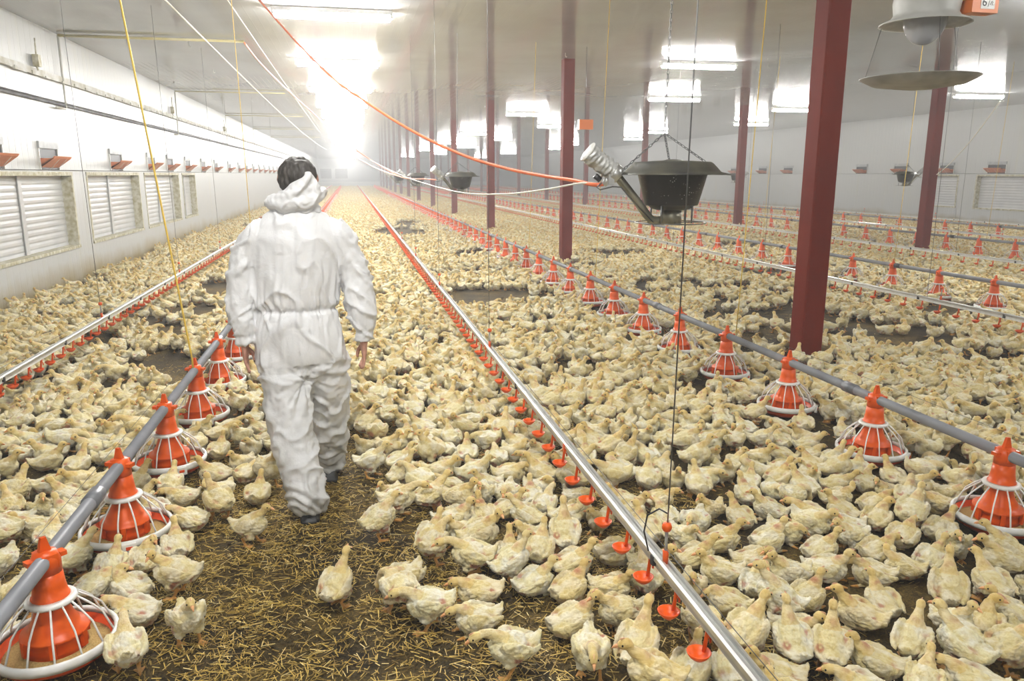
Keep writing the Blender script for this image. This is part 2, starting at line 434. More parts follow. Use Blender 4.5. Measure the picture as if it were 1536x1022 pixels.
    for s in (-1, 1):
        a = cat(arms[s], 4); S.append(tube_geo([t[:3] for t in a], [(t[3], t[3]*1.12) for t in a], 18, up=(0, 1, 0)))
        a = cat(legs[s], 4); S.append(tube_geo([t[:3] for t in a], [(t[3], t[3]*1.05) for t in a], 20, up=(0, 1, 0)))
    # hem over the boots, pointing forward
    S.append(ellip((-.262, 3.70, .058), .128, .074, .044, PI/2)); S.append(ellip((-.180, 4.22, .058), .118, .066, .042, PI/2))
    me = union(S, .0085, 4)
    V = getv(me); N = getn(me); z = V[:, 2]
    cx = np.interp(z, [.6, 1.0, 1.5], [-.27, -.292, -.265])
    tor = (np.abs(V[:, 0]-cx) < np.interp(z, [.6, .76, 1.0, 1.3, 1.5], [.24, .235, .21, .225, .2]))*(z > .7)
    phi = np.arctan2(V[:, 1]-3.96, V[:, 0]-cx)
    D = np.zeros(len(V))
    # gathered waist elastic
    w = np.exp(-np.abs(z-1.01)/.07)*tor
    gat = np.sin(phi*34+3*np.sin(phi*7)+2*np.sin(z*30))
    D += .0075*gat*w
    D -= .010*np.exp(-((z-1.01)/.011)**2)*tor
    long_ = wnoise(np.stack([phi*.9, phi*0, z*.55], 1), 1.6, 5, 3, 8)
    D += tor*(.015*long_*np.exp(-np.abs(z-1.01)/.25)+.014*(ridge(V, 3.6, 8, (1, 1, .7))-.3))
    # sleeves and trouser legs: slanting creases
    arm = (~(tor > 0))*(z > .80)
    D += arm*(.017*(ridge(V+np.array((0, 0, 1))*np.abs(V[:, [0]]+.27)*.8, 3.6, 12, (.8, .8, 1.5))-.35)+.004*wnoise(V, 12, 14, 2))
    D -= .006*np.exp(-((z-.885)/.012)**2)*arm
    leg = z < .74
    r_c = np.sqrt((V[:, 0]+.262)**2+(z-.66)**2)+.03; th = np.arctan2(z-.66, V[:, 0]+.262)
    star = wnoise(np.stack([th*1.3, r_c*0, r_c*1.2], 1), 1.15, 22, 2, 7)
    D += leg*(.014*star*np.exp(-r_c/.32)+.019*(ridge(V+np.array((.5, 0, 0))*z[:, None], 3.0, 25, (.9, .9, 1.3))-.35)+.004*wnoise(V, 11, 27, 2))
    bag = np.exp(-((z-.13)/.09)**2)
    D += bag*(.008*np.sin(z*95+5*wnoise(V, 3, 31, 1)))
    D += (z > 1.3)*tor*.004*wnoise(V, 6, 41, 2)
    # centre back seam
    D -= .0035*np.exp(-((V[:, 0]-cx)/.004)**2)*(z > .72)*(V[:, 1] < 3.96)
    # armhole seams
    for s in (-1, 1):
        D -= .004*np.exp(-((V[:, 0]-(cx+s*np.interp(z, [1.1, 1.3, 1.45], [.205, .205, .165])))/.006)**2)*(z > 1.13)
    setv(me, V+N*D[:, None])
    me.materials.append(SUIT); me.polygons.foreach_set('use_smooth', [True]*len(me.polygons)); me.name = 'coverall'
    o = bpy.data.objects.new('coverall', me); COL.objects.link(o); o.parent = body
    # --- hood lying on the neck, its peak up the back of the head
    S = []
    c = cat([(-.372, 3.94, 1.560, .026), (-.335, 3.89, 1.562, .036), (-.285, 3.870, 1.580, .044), (-.240, 3.862, 1.615, .044), (-.205, 3.866, 1.650, .034), (-.190, 3.874, 1.680, .015)], 4)
    S.append(tube_geo([t[:3] for t in c], [(t[3], t[3]*.7) for t in c], 14))
    c = cat([(-.385, 3.97, 1.535, .034), (-.35, 3.90, 1.535, .038), (-.26, 3.868, 1.535, .042), (-.18, 3.89, 1.56, .038), (-.145, 3.96, 1.585, .030), (-.150, 4.03, 1.57, .024), (-.25, 4.07, 1.54, .03), (-.36, 4.04, 1.53, .03)], 4)
    S.append(tube_geo([t[:3] for t in c], [t[3] for t in c], 14))
    c = cat([(-.168, 3.90, 1.560, .028), (-.168, 3.885, 1.61, .028), (-.186, 3.875, 1.665, .016)], 4)
    S.append(tube_geo([t[:3] for t in c], [t[3] for t in c], 12))
    S.append(ellip((-.232, 3.872, 1.595), .066, .032, .052))
    S.append(tube_geo([(-.262, 3.955, 1.49), (-.262, 3.95, 1.54)], [(.125, .09), (.105, .085)], 24, up=(0, 1, 0)))
    me = union(S, .006, 4)
    V = getv(me); N = getn(me)
    D = .007*(ridge(V, 6, 51, (1, 1, 1.2))-.5)+.003*wnoise(V, 16, 52, 2)
    setv(me, V+N*D[:, None]); me.materials.append(SUIT); me.polygons.foreach_set('use_smooth', [True]*len(me.polygons)); me.name = 'hood'
    o = bpy.data.objects.new('hood', me); COL.objects.link(o); o.parent = body
    # --- hair
    S = [ellip((HX, HY-.020, 1.668), .098, .094, .090, PI/2), ellip((HX-.004, HY-.035, 1.640), .075, .092, .075, PI/2)]
    me = union(S, .005, 2); V = getv(me); N = getn(me)
    keep = np.clip((V[:, 1]-(HY+.045))/.03, 0, 1)*(V[:, 2] < 1.735)
    D = .004*wnoise(V*np.array((1, 1, .5)), 22, 61, 2)-.03*keep
    setv(me, V+N*D[:, None]); me.materials.append(HAIR); me.polygons.foreach_set('use_smooth', [True]*len(me.polygons)); me.name = 'hair'
    o = bpy.data.objects.new('hair', me); COL.objects.link(o); o.parent = body; o['label'] = 'short dark hair'
    # --- boots
    for (x, y, s) in ((-.262, 3.70, 1), (-.180, 4.22, 1)):
        mb = MB()
        for lay, (z0, g) in enumerate(((.0, 1.0), (.016, 1.0), (.022, .94), (.06, .80))):
            pass
        pr = [(-.125, .030), (-.118, .040), (-.08, .046), (0, .044), (.06, .054), (.11, .050), (.14, .030), (.148, .012)]
        def ringz(z, g):
            L = [(x+w*g, y+yy*g, z) for yy, w in pr]+[(x-w*g, y+yy*g, z) for yy, w in reversed(pr)]
            return L
        lv = [ringz(0.001, .97), ringz(.006, 1.0), ringz(.022, 1.0), ringz(.024, .95), ringz(.06, .86), ringz(.085, .55)]
        n = len(lv[0]); vs = [p for q in lv for p in q]; fs = []
        for i in range(len(lv)-1):
            for k in range(n): fs.append((i*n+k, i*n+(k+1) % n, (i+1)*n+(k+1) % n, (i+1)*n+k))
        fs.append(tuple(range(n))); fs.append(tuple((len(lv)-1)*n+k for k in range(n)))
        mb.add(vs, fs, 0, True); mb.build('boot', BOOT, body)['label'] = 'black rubber boot'
    return body
# ---------------------------------------------------------------- camera (24 mm class lens held at eye height)
W_, H_ = 1536., 1022.
FPX = 1149.; PITCH = math.radians(12.2275); YAW = math.radians(11.7248); EYE = 1.67
cd = bpy.data.cameras.new('camera'); cam = bpy.data.objects.new('camera', cd); COL.objects.link(cam)
cam.location = (0, 0, EYE); cam.rotation_euler = (PI/2-PITCH, 0, -YAW)
cd.sensor_width = 36; cd.lens = FPX/W_*36; cd.clip_start = .05; cd.clip_end = 400
SC.camera = cam
_R = np.array([math.cos(YAW), -math.sin(YAW), 0]); _h = np.array([math.sin(YAW), math.cos(YAW), 0]); _z = np.array([0, 0, 1.])
_F = _h*math.cos(PITCH)-_z*math.sin(PITCH); _U = _h*math.sin(PITCH)+_z*math.cos(PITCH); _C = np.array([0, 0, EYE])
def _ray(x, y): return _R*(x-768)+_U*(511-y)+_F*FPX
def at_z(x, y, z=0.0):
    v = _ray(x, y); return _C+v*((z-EYE)/v[2])
def at_x(x, y, X):
    v = _ray(x, y); return _C+v*(X/v[0])
def at_y(x, y, Y):
    v = _ray(x, y); return _C+v*(Y/v[1])
def pixel(P):
    q = np.asarray(P, float)-_C; d = q @ _F
    return 768+FPX*(q @ _R)/d, 511-FPX*(q @ _U)/d, d

XL, XR, YB, YF, ZC = -4.25, 20.0, -5.0, 110.0, 3.75
ORD = ['first', 'second', 'third', 'fourth', 'fifth', 'sixth', 'seventh', 'eighth', 'ninth', 'tenth', 'eleventh', 'twelfth', 'thirteenth', 'fourteenth', 'fifteenth', 'sixteenth', 'seventeenth', 'eighteenth', 'nineteenth']
TENS = {2: 'twenty', 3: 'thirty', 4: 'forty', 5: 'fifty', 6: 'sixty', 7: 'seventy', 8: 'eighty', 9: 'ninety'}
TENTH = {2: 'twentieth', 3: 'thirtieth', 4: 'fortieth', 5: 'fiftieth', 6: 'sixtieth', 7: 'seventieth', 8: 'eightieth', 9: 'ninetieth'}
def ordinal(n):
    if n <= 19: return ORD[n-1]
    return TENTH[n//10] if n % 10 == 0 else TENS[n//10]+'-'+ORD[n % 10-1]

# ---------------------------------------------------------------- materials of the house
def wall_mat():
    m = mat('white_wall_panel', (.80, .80, .79), .42); t = NT(m)
    tc = t.n('ShaderNodeTexCoord'); sp = t.n('ShaderNodeSeparateXYZ'); t.l(tc, 'Object', sp, 'Vector')
    n1 = t.n('ShaderNodeTexNoise', Scale=1.3, Detail=6.0, Roughness=.6); t.l(tc, 'Object', n1, 'Vector')
    mp = t.n('ShaderNodeMapping'); mp.inputs['Scale'].default_value = (2.5, 2.5, .22); t.l(tc, 'Object', mp, 'Vector')
    n2 = t.n('ShaderNodeTexNoise', Scale=1.6, Detail=4.0); t.l(mp, 'Vector', n2, 'Vector')
    # litter dust caught on the lowest strip of the wall
    ad = t.n('ShaderNodeMath', _operation='MULTIPLY_ADD'); ad.inputs[1].default_value = .5; t.l(n1, 'Fac', ad, 0); t.l(sp, 'Z', ad, 2)
    r1 = t.ramp([(.30, (1, 1, 1)), (.62, (0, 0, 0))]); t.l(ad, 0, r1, 'Fac')
    m1 = t.mix((r1, 'Color'), (.54, .55, .545), (.34, .26, .11))
    r2 = t.ramp([(.55, (0, 0, 0)), (.78, (1, 1, 1))]); t.l(n2, 'Fac', r2, 'Fac')
    mu = t.n('ShaderNodeMath', _operation='MULTIPLY'); mu.inputs[1].default_value = .35; t.l(r2, 'Color', mu, 0)
    m2 = t.mix((mu, 0), (m1, 2), (.55, .53, .38)); t.l(m2, 2, t.b, 'Base Color')
    wv = t.n('ShaderNodeTexWave', Scale=1.0, Distortion=0.0); wv.bands_direction = 'Y'
    wv.inputs['Scale'].default_value = 1.6
    t.l(tc, 'Object', wv, 'Vector')
    r3 = t.ramp([(.0, (0, 0, 0)), (.06, (1, 1, 1))]); t.l(wv, 'Fac', r3, 'Fac')
    bp = t.n('ShaderNodeBump', Strength=.35, Distance=.01); t.l(r3, 'Color', bp, 'Height'); t.l(bp, 'Normal', t.b, 'Normal')
    return m
def ceil_mat():
    m = mat('ribbed_white_ceiling_sheet', (.70, .70, .68), .085, spec=.4); t = NT(m)
    tc = t.n('ShaderNodeTexCoord'); sp = t.n('ShaderNodeSeparateXYZ'); t.l(tc, 'Object', sp, 'Vector')
    n1 = t.n('ShaderNodeTexNoise', Scale=.5, Detail=5.0); t.l(tc, 'Object', n1, 'Vector')
    r = t.ramp([(.35, (.36, .365, .35)), (.6, (.44, .455, .47))]); t.l(n1, 'Fac', r, 'Fac'); t.l(r, 'Color', t.b, 'Base Color')
    a = t.n('ShaderNodeMath', _operation='MULTIPLY'); a.inputs[1].default_value = 2*PI/.115; t.l(sp, 'X', a, 0)
    s = t.n('ShaderNodeMath', _operation='SINE'); t.l(a, 0, s, 0)
    p = t.n('ShaderNodeMath', _operation='MAXIMUM'); p.inputs[1].default_value = .86; t.l(s, 0, p, 0)
    bp = t.n('ShaderNodeBump', Strength=.25, Distance=.012); t.l(p, 0, bp, 'Height'); t.l(bp, 'Normal', t.b, 'Normal')
    return m
def litter_mat():
    m = mat('trampled_litter', (.12, .08, .03), .9); t = NT(m)
    tc = t.n('ShaderNodeTexCoord')
    n1 = t.n('ShaderNodeTexNoise', Scale=1.7, Detail=6.0, Roughness=.65); t.l(tc, 'Object', n1, 'Vector')
    r = t.ramp([(.35, (.020, .013, .004)), (.5, (.075, .050, .011)), (.68, (.18, .12, .028))]); t.l(n1, 'Fac', r, 'Fac')
    n2 = t.n('ShaderNodeTexNoise', Scale=60.0, Detail=4.0, Roughness=.7, Distortion=1.2); t.l(tc, 'Object', n2, 'Vector')
    r2 = t.ramp([(.42, (.5, .5, .5)), (.62, (1.5, 1.4, 1.1))]); t.l(n2, 'Fac', r2, 'Fac')
    mm = t.mix(1.0, (r, 'Color'), (r2, 'Color'), 'MULTIPLY'); t.l(mm, 2, t.b, 'Base Color')
    bp = t.n('ShaderNodeBump', Strength=.8, Distance=.01); t.l(n2, 'Fac', bp, 'Height'); t.l(bp, 'Normal', t.b, 'Normal')
    return m
WALL = wall_mat(); CEIL = ceil_mat(); LITTER = litter_mat()
SHUT = noisy('shutter_sheet', (.58, .59, .60), (.66, .66, .66), 3, .3)
GRIME = noisy('grimy_frame', (.40, .36, .20), (.66, .64, .54), 14, .7, bump=.3)
POSTRED = noisy('red_primer', (.13, .012, .005), (.17, .018, .007), 3, .55, spec=.05, vec=(1, 1, .3))
GALV = noisy('galvanised_steel', (.52, .52, .50), (.68, .68, .66), 12, .32, .75)
ALU = noisy('aluminium_rail', (.58, .58, .56), (.68, .68, .65), 10, .3, .7)
GREYPVC = noisy('grey_feed_pipe', (.235, .24, .26), (.30, .305, .33), 6, .35)
DARK = mat('dark_fitting_and_shade', (.03, .03, .035), .5)
ORANGE = noisy('orange_plastic', (.74, .085, .004), (.80, .115, .006), 20, .36, spec=.35)
ORED = noisy('red_orange_pan', (.72, .075, .012), (.80, .10, .016), 20, .35)
WPLAST = noisy('white_plastic', (.82, .82, .80), (.74, .73, .68), 25, .35)
FEED = noisy('feed_meal', (.42, .28, .09), (.56, .40, .15), 160, .9, bump=.5)
YELLOW = mat('yellow_cord', (.74, .50, .06), .6)
YPIPE = noisy('yellowed_pipe', (.50, .42, .14), (.58, .52, .30), 5, .5)
WCORD = mat('white_cable', (.80, .78, .68), .5)
STEELW = mat('steel_wire', (.18, .18, .18), .4, .8)
OHOSE = mat('orange_hose', (.80, .17, .06), .38)
BLACKP = mat('black_cable', (.02, .02, .022), .5)
INLET = noisy('orange_flap', (.66, .19, .08), (.74, .28, .14), 12, .45)
LAMP = mat('lamp_diffuser', (1, 1, 1), .4, emit=(1.0, .985, .95), es=1.0)

HOODG = noisy('grey_hood_plate', (.36, .37, .38), (.48, .49, .50), 9, .5)
def struct(o): o['kind'] = 'structure'; return o

# floor, ceiling
struct(MB().box(XL-.3, XR+.3, YB, YF, -.12, 0).build('floor', LITTER))
struct(MB().box(XL-.3, XR+.3, YB, YF, ZC, ZC+.12).build('ceiling', CEIL))
struct(MB().box(XL-.3, XR+.3, YB-.2, YB, -.12, ZC+.12).build('wall_back', WALL))
# side walls, with recessed openings
def side_wall(name, X, out, holes, z0, z1):
    mb = MB(); a, b = (X-out*.0, X+out*.22); lo, hi = min(a, b), max(a, b)
    ys = [YB]
    mb.box(lo, hi, YB, YF, -.12, z0); mb.box(lo, hi, YB, YF, z1, ZC+.12)
    y = YB
    for h0, h1 in holes:
        mb.box(lo, hi, y, h0, z0, z1); y = h1
    mb.box(lo, hi, y, YF, z0, z1)
    bo = X+out*.20
    mb.box(min(bo, hi if out > 0 else lo)-.01, max(bo, hi if out > 0 else lo)+.01, YB, YF, z0, z1)
    return struct(mb.build(name, WALL))
LW = [(10.0, 13.4), (14.06, 17.37), (17.77, 21.2), (21.59, 23.35)]
LW_Z = (.54, 1.71)
side_wall('wall_left', XL, -1, LW, *LW_Z)
def _yr(x): return at_x(x, 262, XR)[1]
RW = sorted([(_yr(1465)-3.4, _yr(1465)), (_yr(1439), _yr(1388))])
RW_Z = (.57, 1.67)
side_wall('wall_right', XR, 1, RW, *RW_Z)
far = MB().box(XL-.3, XR+.3, YF, YF+.2, -.12, ZC+.12); struct(far.build('wall_far', WALL))
k = 0
for X, out, holes, (z0, z1) in ((XL, -1, LW, LW_Z), (XR, 1, RW, RW_Z)):
    for y0, y1 in holes:
        k += 1
        mb = MB(); s = out
        f = .055
        def bx(ya, yb, za, zb, d0, d1): mb.box(min(X+s*d0, X+s*d1), max(X+s*d0, X+s*d1), ya, yb, za, zb)
        bx(y0, y1, z1-f, z1, -.012, .16); bx(y0, y1, z0, z0+f*.8, -.02, .17)
        bx(y0, y0+f, z0, z1, -.008, .16); bx(y1-f, y1, z0, z1, -.008, .16)
        w = struct(mb.build('window_%d' % k, GRIME)); w['label'] = 'grimy framed side opening closed by a pale roller shutter'
        mb = MB()      # roller shutter: shallow horizontal laths
        n = 13; h = (z1-z0)/n
        for i in range(n):
            za = z0+i*h
            prof = [(.150, za), (.144, za+h*.25), (.143, za+h*.6), (.148, za+h*.97)]
            vs = [(X+s*d, y, z) for d, z in prof for y in (y0+.02, y1-.02)]
            mb.add(vs, [(0, 1, 3, 2), (2, 3, 5, 4), (4, 5, 7, 6)], 0, False)
        bx(y0, y1, z0, z1, .158, .17)
        if s < 0: bx((y0+y1)/2-.06, (y0+y1)/2+.06, z0, z1, .120, .135)
        mb.build('shutter', SHUT, w)

# far gable: ventilation fans behind dark louvres and a low white boarding
for i, (xa, xb) in enumerate(((481, 497), (503, 521))):
    p = at_y(xa, 268, YF); q = at_y(xb, 253, YF)
    o = empty('exhaust_fan', ((p[0]+q[0])/2, YF, p[2]))
    tag(o, 'dark square exhaust fan in the far wall, %s of the two' % ('left' if i == 0 else 'right'), 'fan', 'exhaust fans in the far wall')
    w = (q[0]-p[0])/2; h = q[2]-p[2]
    mb = MB(); mb.box(-w-.08, w+.08, -.10, .0, -.05, .03); mb.box(-w-.08, w+.08, -.10, 0, h-.03, h+.05); mb.box(-w-.08, -w, -.10, 0, 0, h); mb.box(w, w+.08, -.10, 0, 0, h); mb.build('housing', GALV, o)
    mb = MB()
    for j in range(8): mb.box(-w, w, -.07, -.02, h*j/8, h*(j+.75)/8)
    mb.build('louvre', noisy('louvre_grey', (.10, .10, .11), (.16, .16, .17), 3, .5) if i == 0 else MATS['louvre_grey'], o)
mb = MB(); mb.box(XL, XR, YF-.05, YF, 0, .72); struct(mb.build('baseboard_far', WPLAST))

# left wall ledge and conduits
mb = MB(); mb.box(XL, XL+.05, YB, YF, 3.03, 3.12)
for i in range(60):
    y = 9+i*.55; mb.cbox((XL+.05, y, 3.045+rnd.uniform(-.01, .01)), (.03, rnd.uniform(.2, .5), rnd.uniform(.02, .05)))
struct(mb.build('trim_1', noisy('dusty_ledge', (.48, .46, .38), (.74, .74, .72), 5, .7, bump=.3)))
o = MB().tube([(XL+.03, YB, 2.70), (XL+.03, 60, 2.70), (XL+.03, YF, 2.70)], .017, 8).tube([(XL+.03, YB, 2.74), (XL+.03, YF, 2.74)], .008, 6).build('conduit', noisy('grey_conduit', (.16, .16, .18), (.34, .34, .36), 4, .4))
tag(o, 'dark grey conduit running the whole length of the left wall', 'conduit')
o = MB().tube([(XL+.02, YB, 1.735), (XL+.02, YF, 1.735)], .004, 6).build('pull_wire', STEELW)
tag(o, 'thin pull wire running under the air inlets of the left wall', 'wire')
o = MB().tube([(XR-.02, YB, 1.70), (XR-.02, YF, 1.70)], .005, 6).build('pull_wire', STEELW)
tag(o, 'thin pull wire running under the air inlets of the right wall', 'wire')
for i, y in enumerate((13.35, 21.4, 29.6, 37.8, 46.0)):
    o = empty('gas_pipe', (XL, y, 2.68))
    tag(o, '%s pipe across the ceiling dropping down the left wall, %s from the camera' % ('yellow' if i == 0 else 'pale', ORD[i]), 'pipe', 'gas pipes across the ceiling')
    c = MB().tube([(.05, 0, 1.035), (2.72, 0, 1.035)], .020 if i == 0 else .013, 8).build('ceiling_run', YPIPE, o)
    if i == 0: c['label'] = 'yellow painted length'
    MB().tube([(.05, 0, 1.035), (.05, 0, 0), (.05, -.03, -.03), (.05, -.42, -.035)], .016 if i < 2 else .012, 8).build('wall_drop', noisy('drop_paint', (.55, .54, .42), (.7, .7, .66), 5, .5) if i == 0 else MATS['drop_paint'], o)
# a caged wall bracket on the ledge
for i, y in enumerate((12.35, 20.9, 29.1)):
    mb = MB(); mb.cbox((0, 0, 0), (.08, .10, .16)); mb.tube([(0, 0, .08), (0, .02, .30)], .010, 6); mb.tube([(0, -.03, -.08), (.02, -.05, -.13)], .012, 6)
    o = mb.build('wall_bracket', GRIME, loc=(XL+.06, y, 3.22)); tag(o, 'small dirty bracket on the ledge of the left wall, %s from the camera' % ORD[i], 'bracket', 'brackets on the wall ledge')

# ---------------------------------------------------------------- air inlets
def inlet(i, X, out, y0, y1, z0=1.74, z1=2.13, side='left', bright=False):
    h = z1-z0; w = y1-y0; s = -out
    o = empty('air_inlet', (X, (y0+y1)/2, z0))
    tag(o, 'orange flapped air inlet, %s from the camera high on the %s wall' % (ordinal(i+1), side), 'air inlet', 'air inlets along the %s wall' % side)
    mb = MB()
    def b(d0, d1, ya, yb, za, zb, mi=0): mb.box(min(s*d0, s*d1), max(s*d0, s*d1), ya, yb, za, zb, mi)
    b(.0, .004, -w/2, w/2, 0, h*.74, 1)  # dark sheet in place of the opening, its inner shade put into the colour
    b(.0, .02, -w/2-.02, -w/2, 0, h*.76); b(.0, .02, w/2, w/2+.02, 0, h*.76)
    b(.0, .03, -w/2-.02, w/2+.02, h*.76, h, 2)
    mb.build('frame', [WPLAST, DARK, HOODG], o)
    mb = MB()
    d = .19; pr = [(.01, .02), (d, h*.52), (d+.02, h*.60), (.03, h*.60-.03)]
    n = len(pr); vs = []
    pr2 = [(.012, .03), (d, h*.40), (d+.018, h*.47), (d+.006, h*.48), (d-.012, h*.43), (.004, .06)]
    for y in (-w/2+.01, w/2-.01):
        vs += [(s*a, y, b_) for a, b_ in pr2]
    m = len(pr2); mb.add(vs, [tuple(range(m)), tuple(reversed(range(m, 2*m)))]+[(q, (q+1) % m, m+(q+1) % m, m+q) for q in range(m)])
    for y in (-w/2+.01, w/2-.022):
        mb.add([(s*.01, y, .03), (s*d, y, h*.40), (s*.01, y, h*.40), (s*.01, y+.012, .03), (s*d, y+.012, h*.40), (s*.01, y+.012, h*.40)], [(0, 1, 2), (3, 5, 4), (0, 3, 4, 1), (1, 4, 5, 2), (2, 5, 3, 0)])
    mb.build('flap', INLET, o)
    for dy in (.3, -.1): MB().tube([(s*d, w*dy, h*.42), (s*.03, w*dy, .0)], .003, 5).build('cord', WPLAST, o)
ly = [(10.15, 10.95), (12.15, 12.85), (15.46, 16.2), (18.15, 18.8), (20.0, 20.6), (22.1, 22.75), (24.4, 25.0), (26.7, 27.3), (29.6, 30.2), (32.2, 32.8), (34.5, 35.1), (36.9, 37.5), (39.3, 39.9), (41.7, 42.3), (44.2, 44.8), (46.5, 47.1), (49, 49.6), (51.4, 52), (53.8, 54.4), (56.2, 56.8)]
for i, (a, b) in enumerate(ly): inlet(i, XL, -1, a, b)
rp = [(1481, 1508), (1409, 1430), (1341, 1360), (1284, 1300), (1175, 1189), (1138, 1150), (1096, 1107), (1065, 1075), (1040, 1049), (1018, 1026)]
for i, (a, b) in enumerate(rp): inlet(i, XR, 1, _yr(b), _yr(a), 1.70, 2.07, 'right')

# ---------------------------------------------------------------- posts
for row, (X, n, say) in enumerate(((4.05, 13, 'row beside the right feeder pipe'), (12.0, 12, 'row towards the right wall'))):
    for i in range(n):
        Y = (6.2 if row == 0 else 14.4)+8.2*i
        mb = MB(); a = .105; c = .012
        ring = [(-a+c, -a), (a-c, -a), (a, -a+c), (a, a-c), (a-c, a), (-a+c, a), (-a, a-c), (-a, -a+c)]
        vs = [(x, y, z) for z in (0, ZC) for x, y in ring]
        mb.add(vs, [(k_, (k_+1) % 8, 8+(k_+1) % 8, 8+k_) for k_ in range(8)]+[tuple(reversed(range(8))), tuple(range(8, 16))])
        o = empty('red_post', (X, Y, 0)); mb.build('shaft', POSTRED, o)
        MB().box(-.15, .15, -.15, .15, 0, .012).build('base_plate', POSTRED, o)
        tag(o, '%s dark red square steel post in the %s' % (ordinal(i+1), say), 'post', 'red roof posts, '+say)

# ---------------------------------------------------------------- lamps
def lamp_proto():
    o = empty('ceiling_lamp')
    mb = MB(); mb.box(-.74, .74, -.05, .05, .0, .05); mb.cbox((-.74, 0, .0), (.03, .12, .09)); mb.cbox((.74, 0, .0), (.03, .12, .09)); mb.build('housing', WPLAST, o)
    mb = MB(); mb.tube([(-.72, 0, -.035), (.72, 0, -.035)], (.045), 12); mb.build('tube', LAMP, o)
    return o
def copy_tree(o, parent=None):
    c = o.copy(); COL.objects.link(c); c.parent = parent
    for ch in list(o.children): copy_tree(ch, c)
    return c
lp = lamp_proto(); first = True
TUBES = []
for nm in ('lamp_diffuser_soft', 'lamp_diffuser', 'lamp_diffuser_strong'):
    q = [c_ for c_ in lp.children if c_.name.startswith('tube')][0].data.copy(); q.materials.clear()
    q.materials.append(LAMP if nm == 'lamp_diffuser' else mat(nm, (1, 1, 1), .4, emit=(1.0, .985, .95), es=1.0)); TUBES.append(q)
rows = [('above the straw aisle', [(-.12, y) for y in (-2.9, 1.6, 6.1, 10.7, 15.2, 19.7, 24.2, 28.7, 33.2, 37.7, 42.2, 46.7, 51.2, 55.7, 60.2, 66, 72, 78, 84, 90, 96, 102)]),
        ('between the two rows of posts', [(6.4, 1.9), (8.7, 8.0), (6.5, 14.1), (8.7, 20.3), (6.0, 26.3), (8.6, 32.6), (6.2, 39), (8.6, 45), (6.4, 51), (8.6, 58), (6.4, 66), (8.6, 76), (6.4, 88)]),
        ('towards the right wall', [(14.0, 4.0), (15.6, 11.0), (16.1, 17.9), (13.8, 22.8), (16.0, 29.5), (14.4, 36), (16.2, 43), (14.4, 51), (16, 60), (15, 74), (15, 90)])]
for say, L in rows:
    vis = 0
    for x, y in L:
        o = lp if first else copy_tree(lp); first = False
        o.location = (x, y, ZC-.065)
        for ch in o.children:
            if ch.name.startswith('tube'): ch.data = TUBES[0 if y < 9 else 2 if (x < 1) else 1]
        vis += 1
        tag(o, '%s lit white tube lamp in the ceiling row %s' % (ordinal(vis), say), 'lamp', 'tube lamps '+say)
# ---------------------------------------------------------------- feeder pipes and pans
ZF = .400; RT = .026
def feeder_parts():
    P = {}
    mb = MB()      # clamp over the pipe, throat, top fin
    mb.lathe([(.0, -.045), (.046, -.045), (.050, -.09), (.056, -.128), (.060, -.130), (.060, -.152), (.052, -.155), (.0, -.155)], 20, 0)
    mb.lathe([(.0, .036), (.036, .030), (.046, .0), (.046, -.046), (.0, -.046)], 16, 0)
    mb.add([(-.020, -.010, .028), (.020, -.010, .028), (.020, .010, .028), (-.020, .010, .028), (-.008, -.006, .082), (.008, -.006, .082), (.008, .006, .082), (-.008, .006, .082)], [(0, 3, 2, 1), (4, 5, 6, 7), (0, 1, 5, 4), (1, 2, 6, 5), (2, 3, 7, 6), (3, 0, 4, 7)])
    for s in (-1, 1):
        mb.cbox((s*.052, 0, .006), (.022, .034, .016)); mb.cbox((0, s*.034, .0), (.05, .012, .05))
    P['clamp'] = mb.mesh('clamp', ORANGE)
    mb = MB()      # white cage: collar, fourteen bent spokes
    mb.lathe([(.060, -.134), (.078, -.137), (.082, -.146), (.078, -.153), (.060, -.152)], 24, 0, close=True)
    for k in range(14):
        a = 2*PI*(k+.5)/14; c, s = math.cos(a), math.sin(a)
        mb.tube([(c*r, s*r, z) for r, z in ((.076, -.145), (.120, -.183), (.150, -.214), (.164, -.250), (.184, -.300))], .0036, 6)
    P['cage'] = mb.mesh('cage', WPLAST)
    mb = MB()      # stepped orange cone
    mb.lathe([(.048, -.150), (.054, -.180), (.066, -.215), (.076, -.228), (.082, -.252), (.106, -.256), (.108, -.266), (.090, -.270), (.094, -.300), (.098, -.322), (.0, -.322)], 24, 0)
    for k in range(6):
        a = 2*PI*k/6; mb.cbox((0, 0, 0), (.014, .020, .055), 0, Matrix.Translation((math.cos(a)*.102, math.sin(a)*.102, -.286)) @ Matrix.Rotation(a, 4, 'Z'))
    P['feed_cone'] = mb.mesh('feed_cone', ORANGE)
    mb = MB()      # pan bowl
    mb.lathe([(.186, -.302), (.188, -.318), (.176, -.338), (.140, -.362), (.0, -.368), (.0, -.362), (.136, -.354), (.170, -.332), (.180, -.306)], 32, 0)
    P['pan'] = mb.mesh('pan', ORED)
    mb = MB()
    mb.lathe([(.178, -.290), (.186, -.284), (.195, -.288), (.197, -.304), (.194, -.318), (.187, -.318), (.184, -.300)], 32, 0, close=True)
    a = -.9; mb.cbox((0, 0, 0), (.018, .055, .040), 0, Matrix.Rotation(a, 4, 'Z') @ Matrix.Translation((.198, 0, -.312)))
    P['rim'] = mb.mesh('rim', WPLAST)
    mb = MB(); mb.cbox((0, 0, 0), (.006, .026, .014), 0, Matrix.Rotation(a, 4, 'Z') @ Matrix.Translation((.207, 0, -.310))); P['latch'] = mb.mesh('latch', ORED)
    mb = MB(); mb.lathe([(.0, -.318), (.10, -.322), (.150, -.336), (.168, -.334), (.150, -.350), (.0, -.352)], 24, 0); P['feed'] = mb.mesh('feed', FEED)
    return P
FP = feeder_parts()
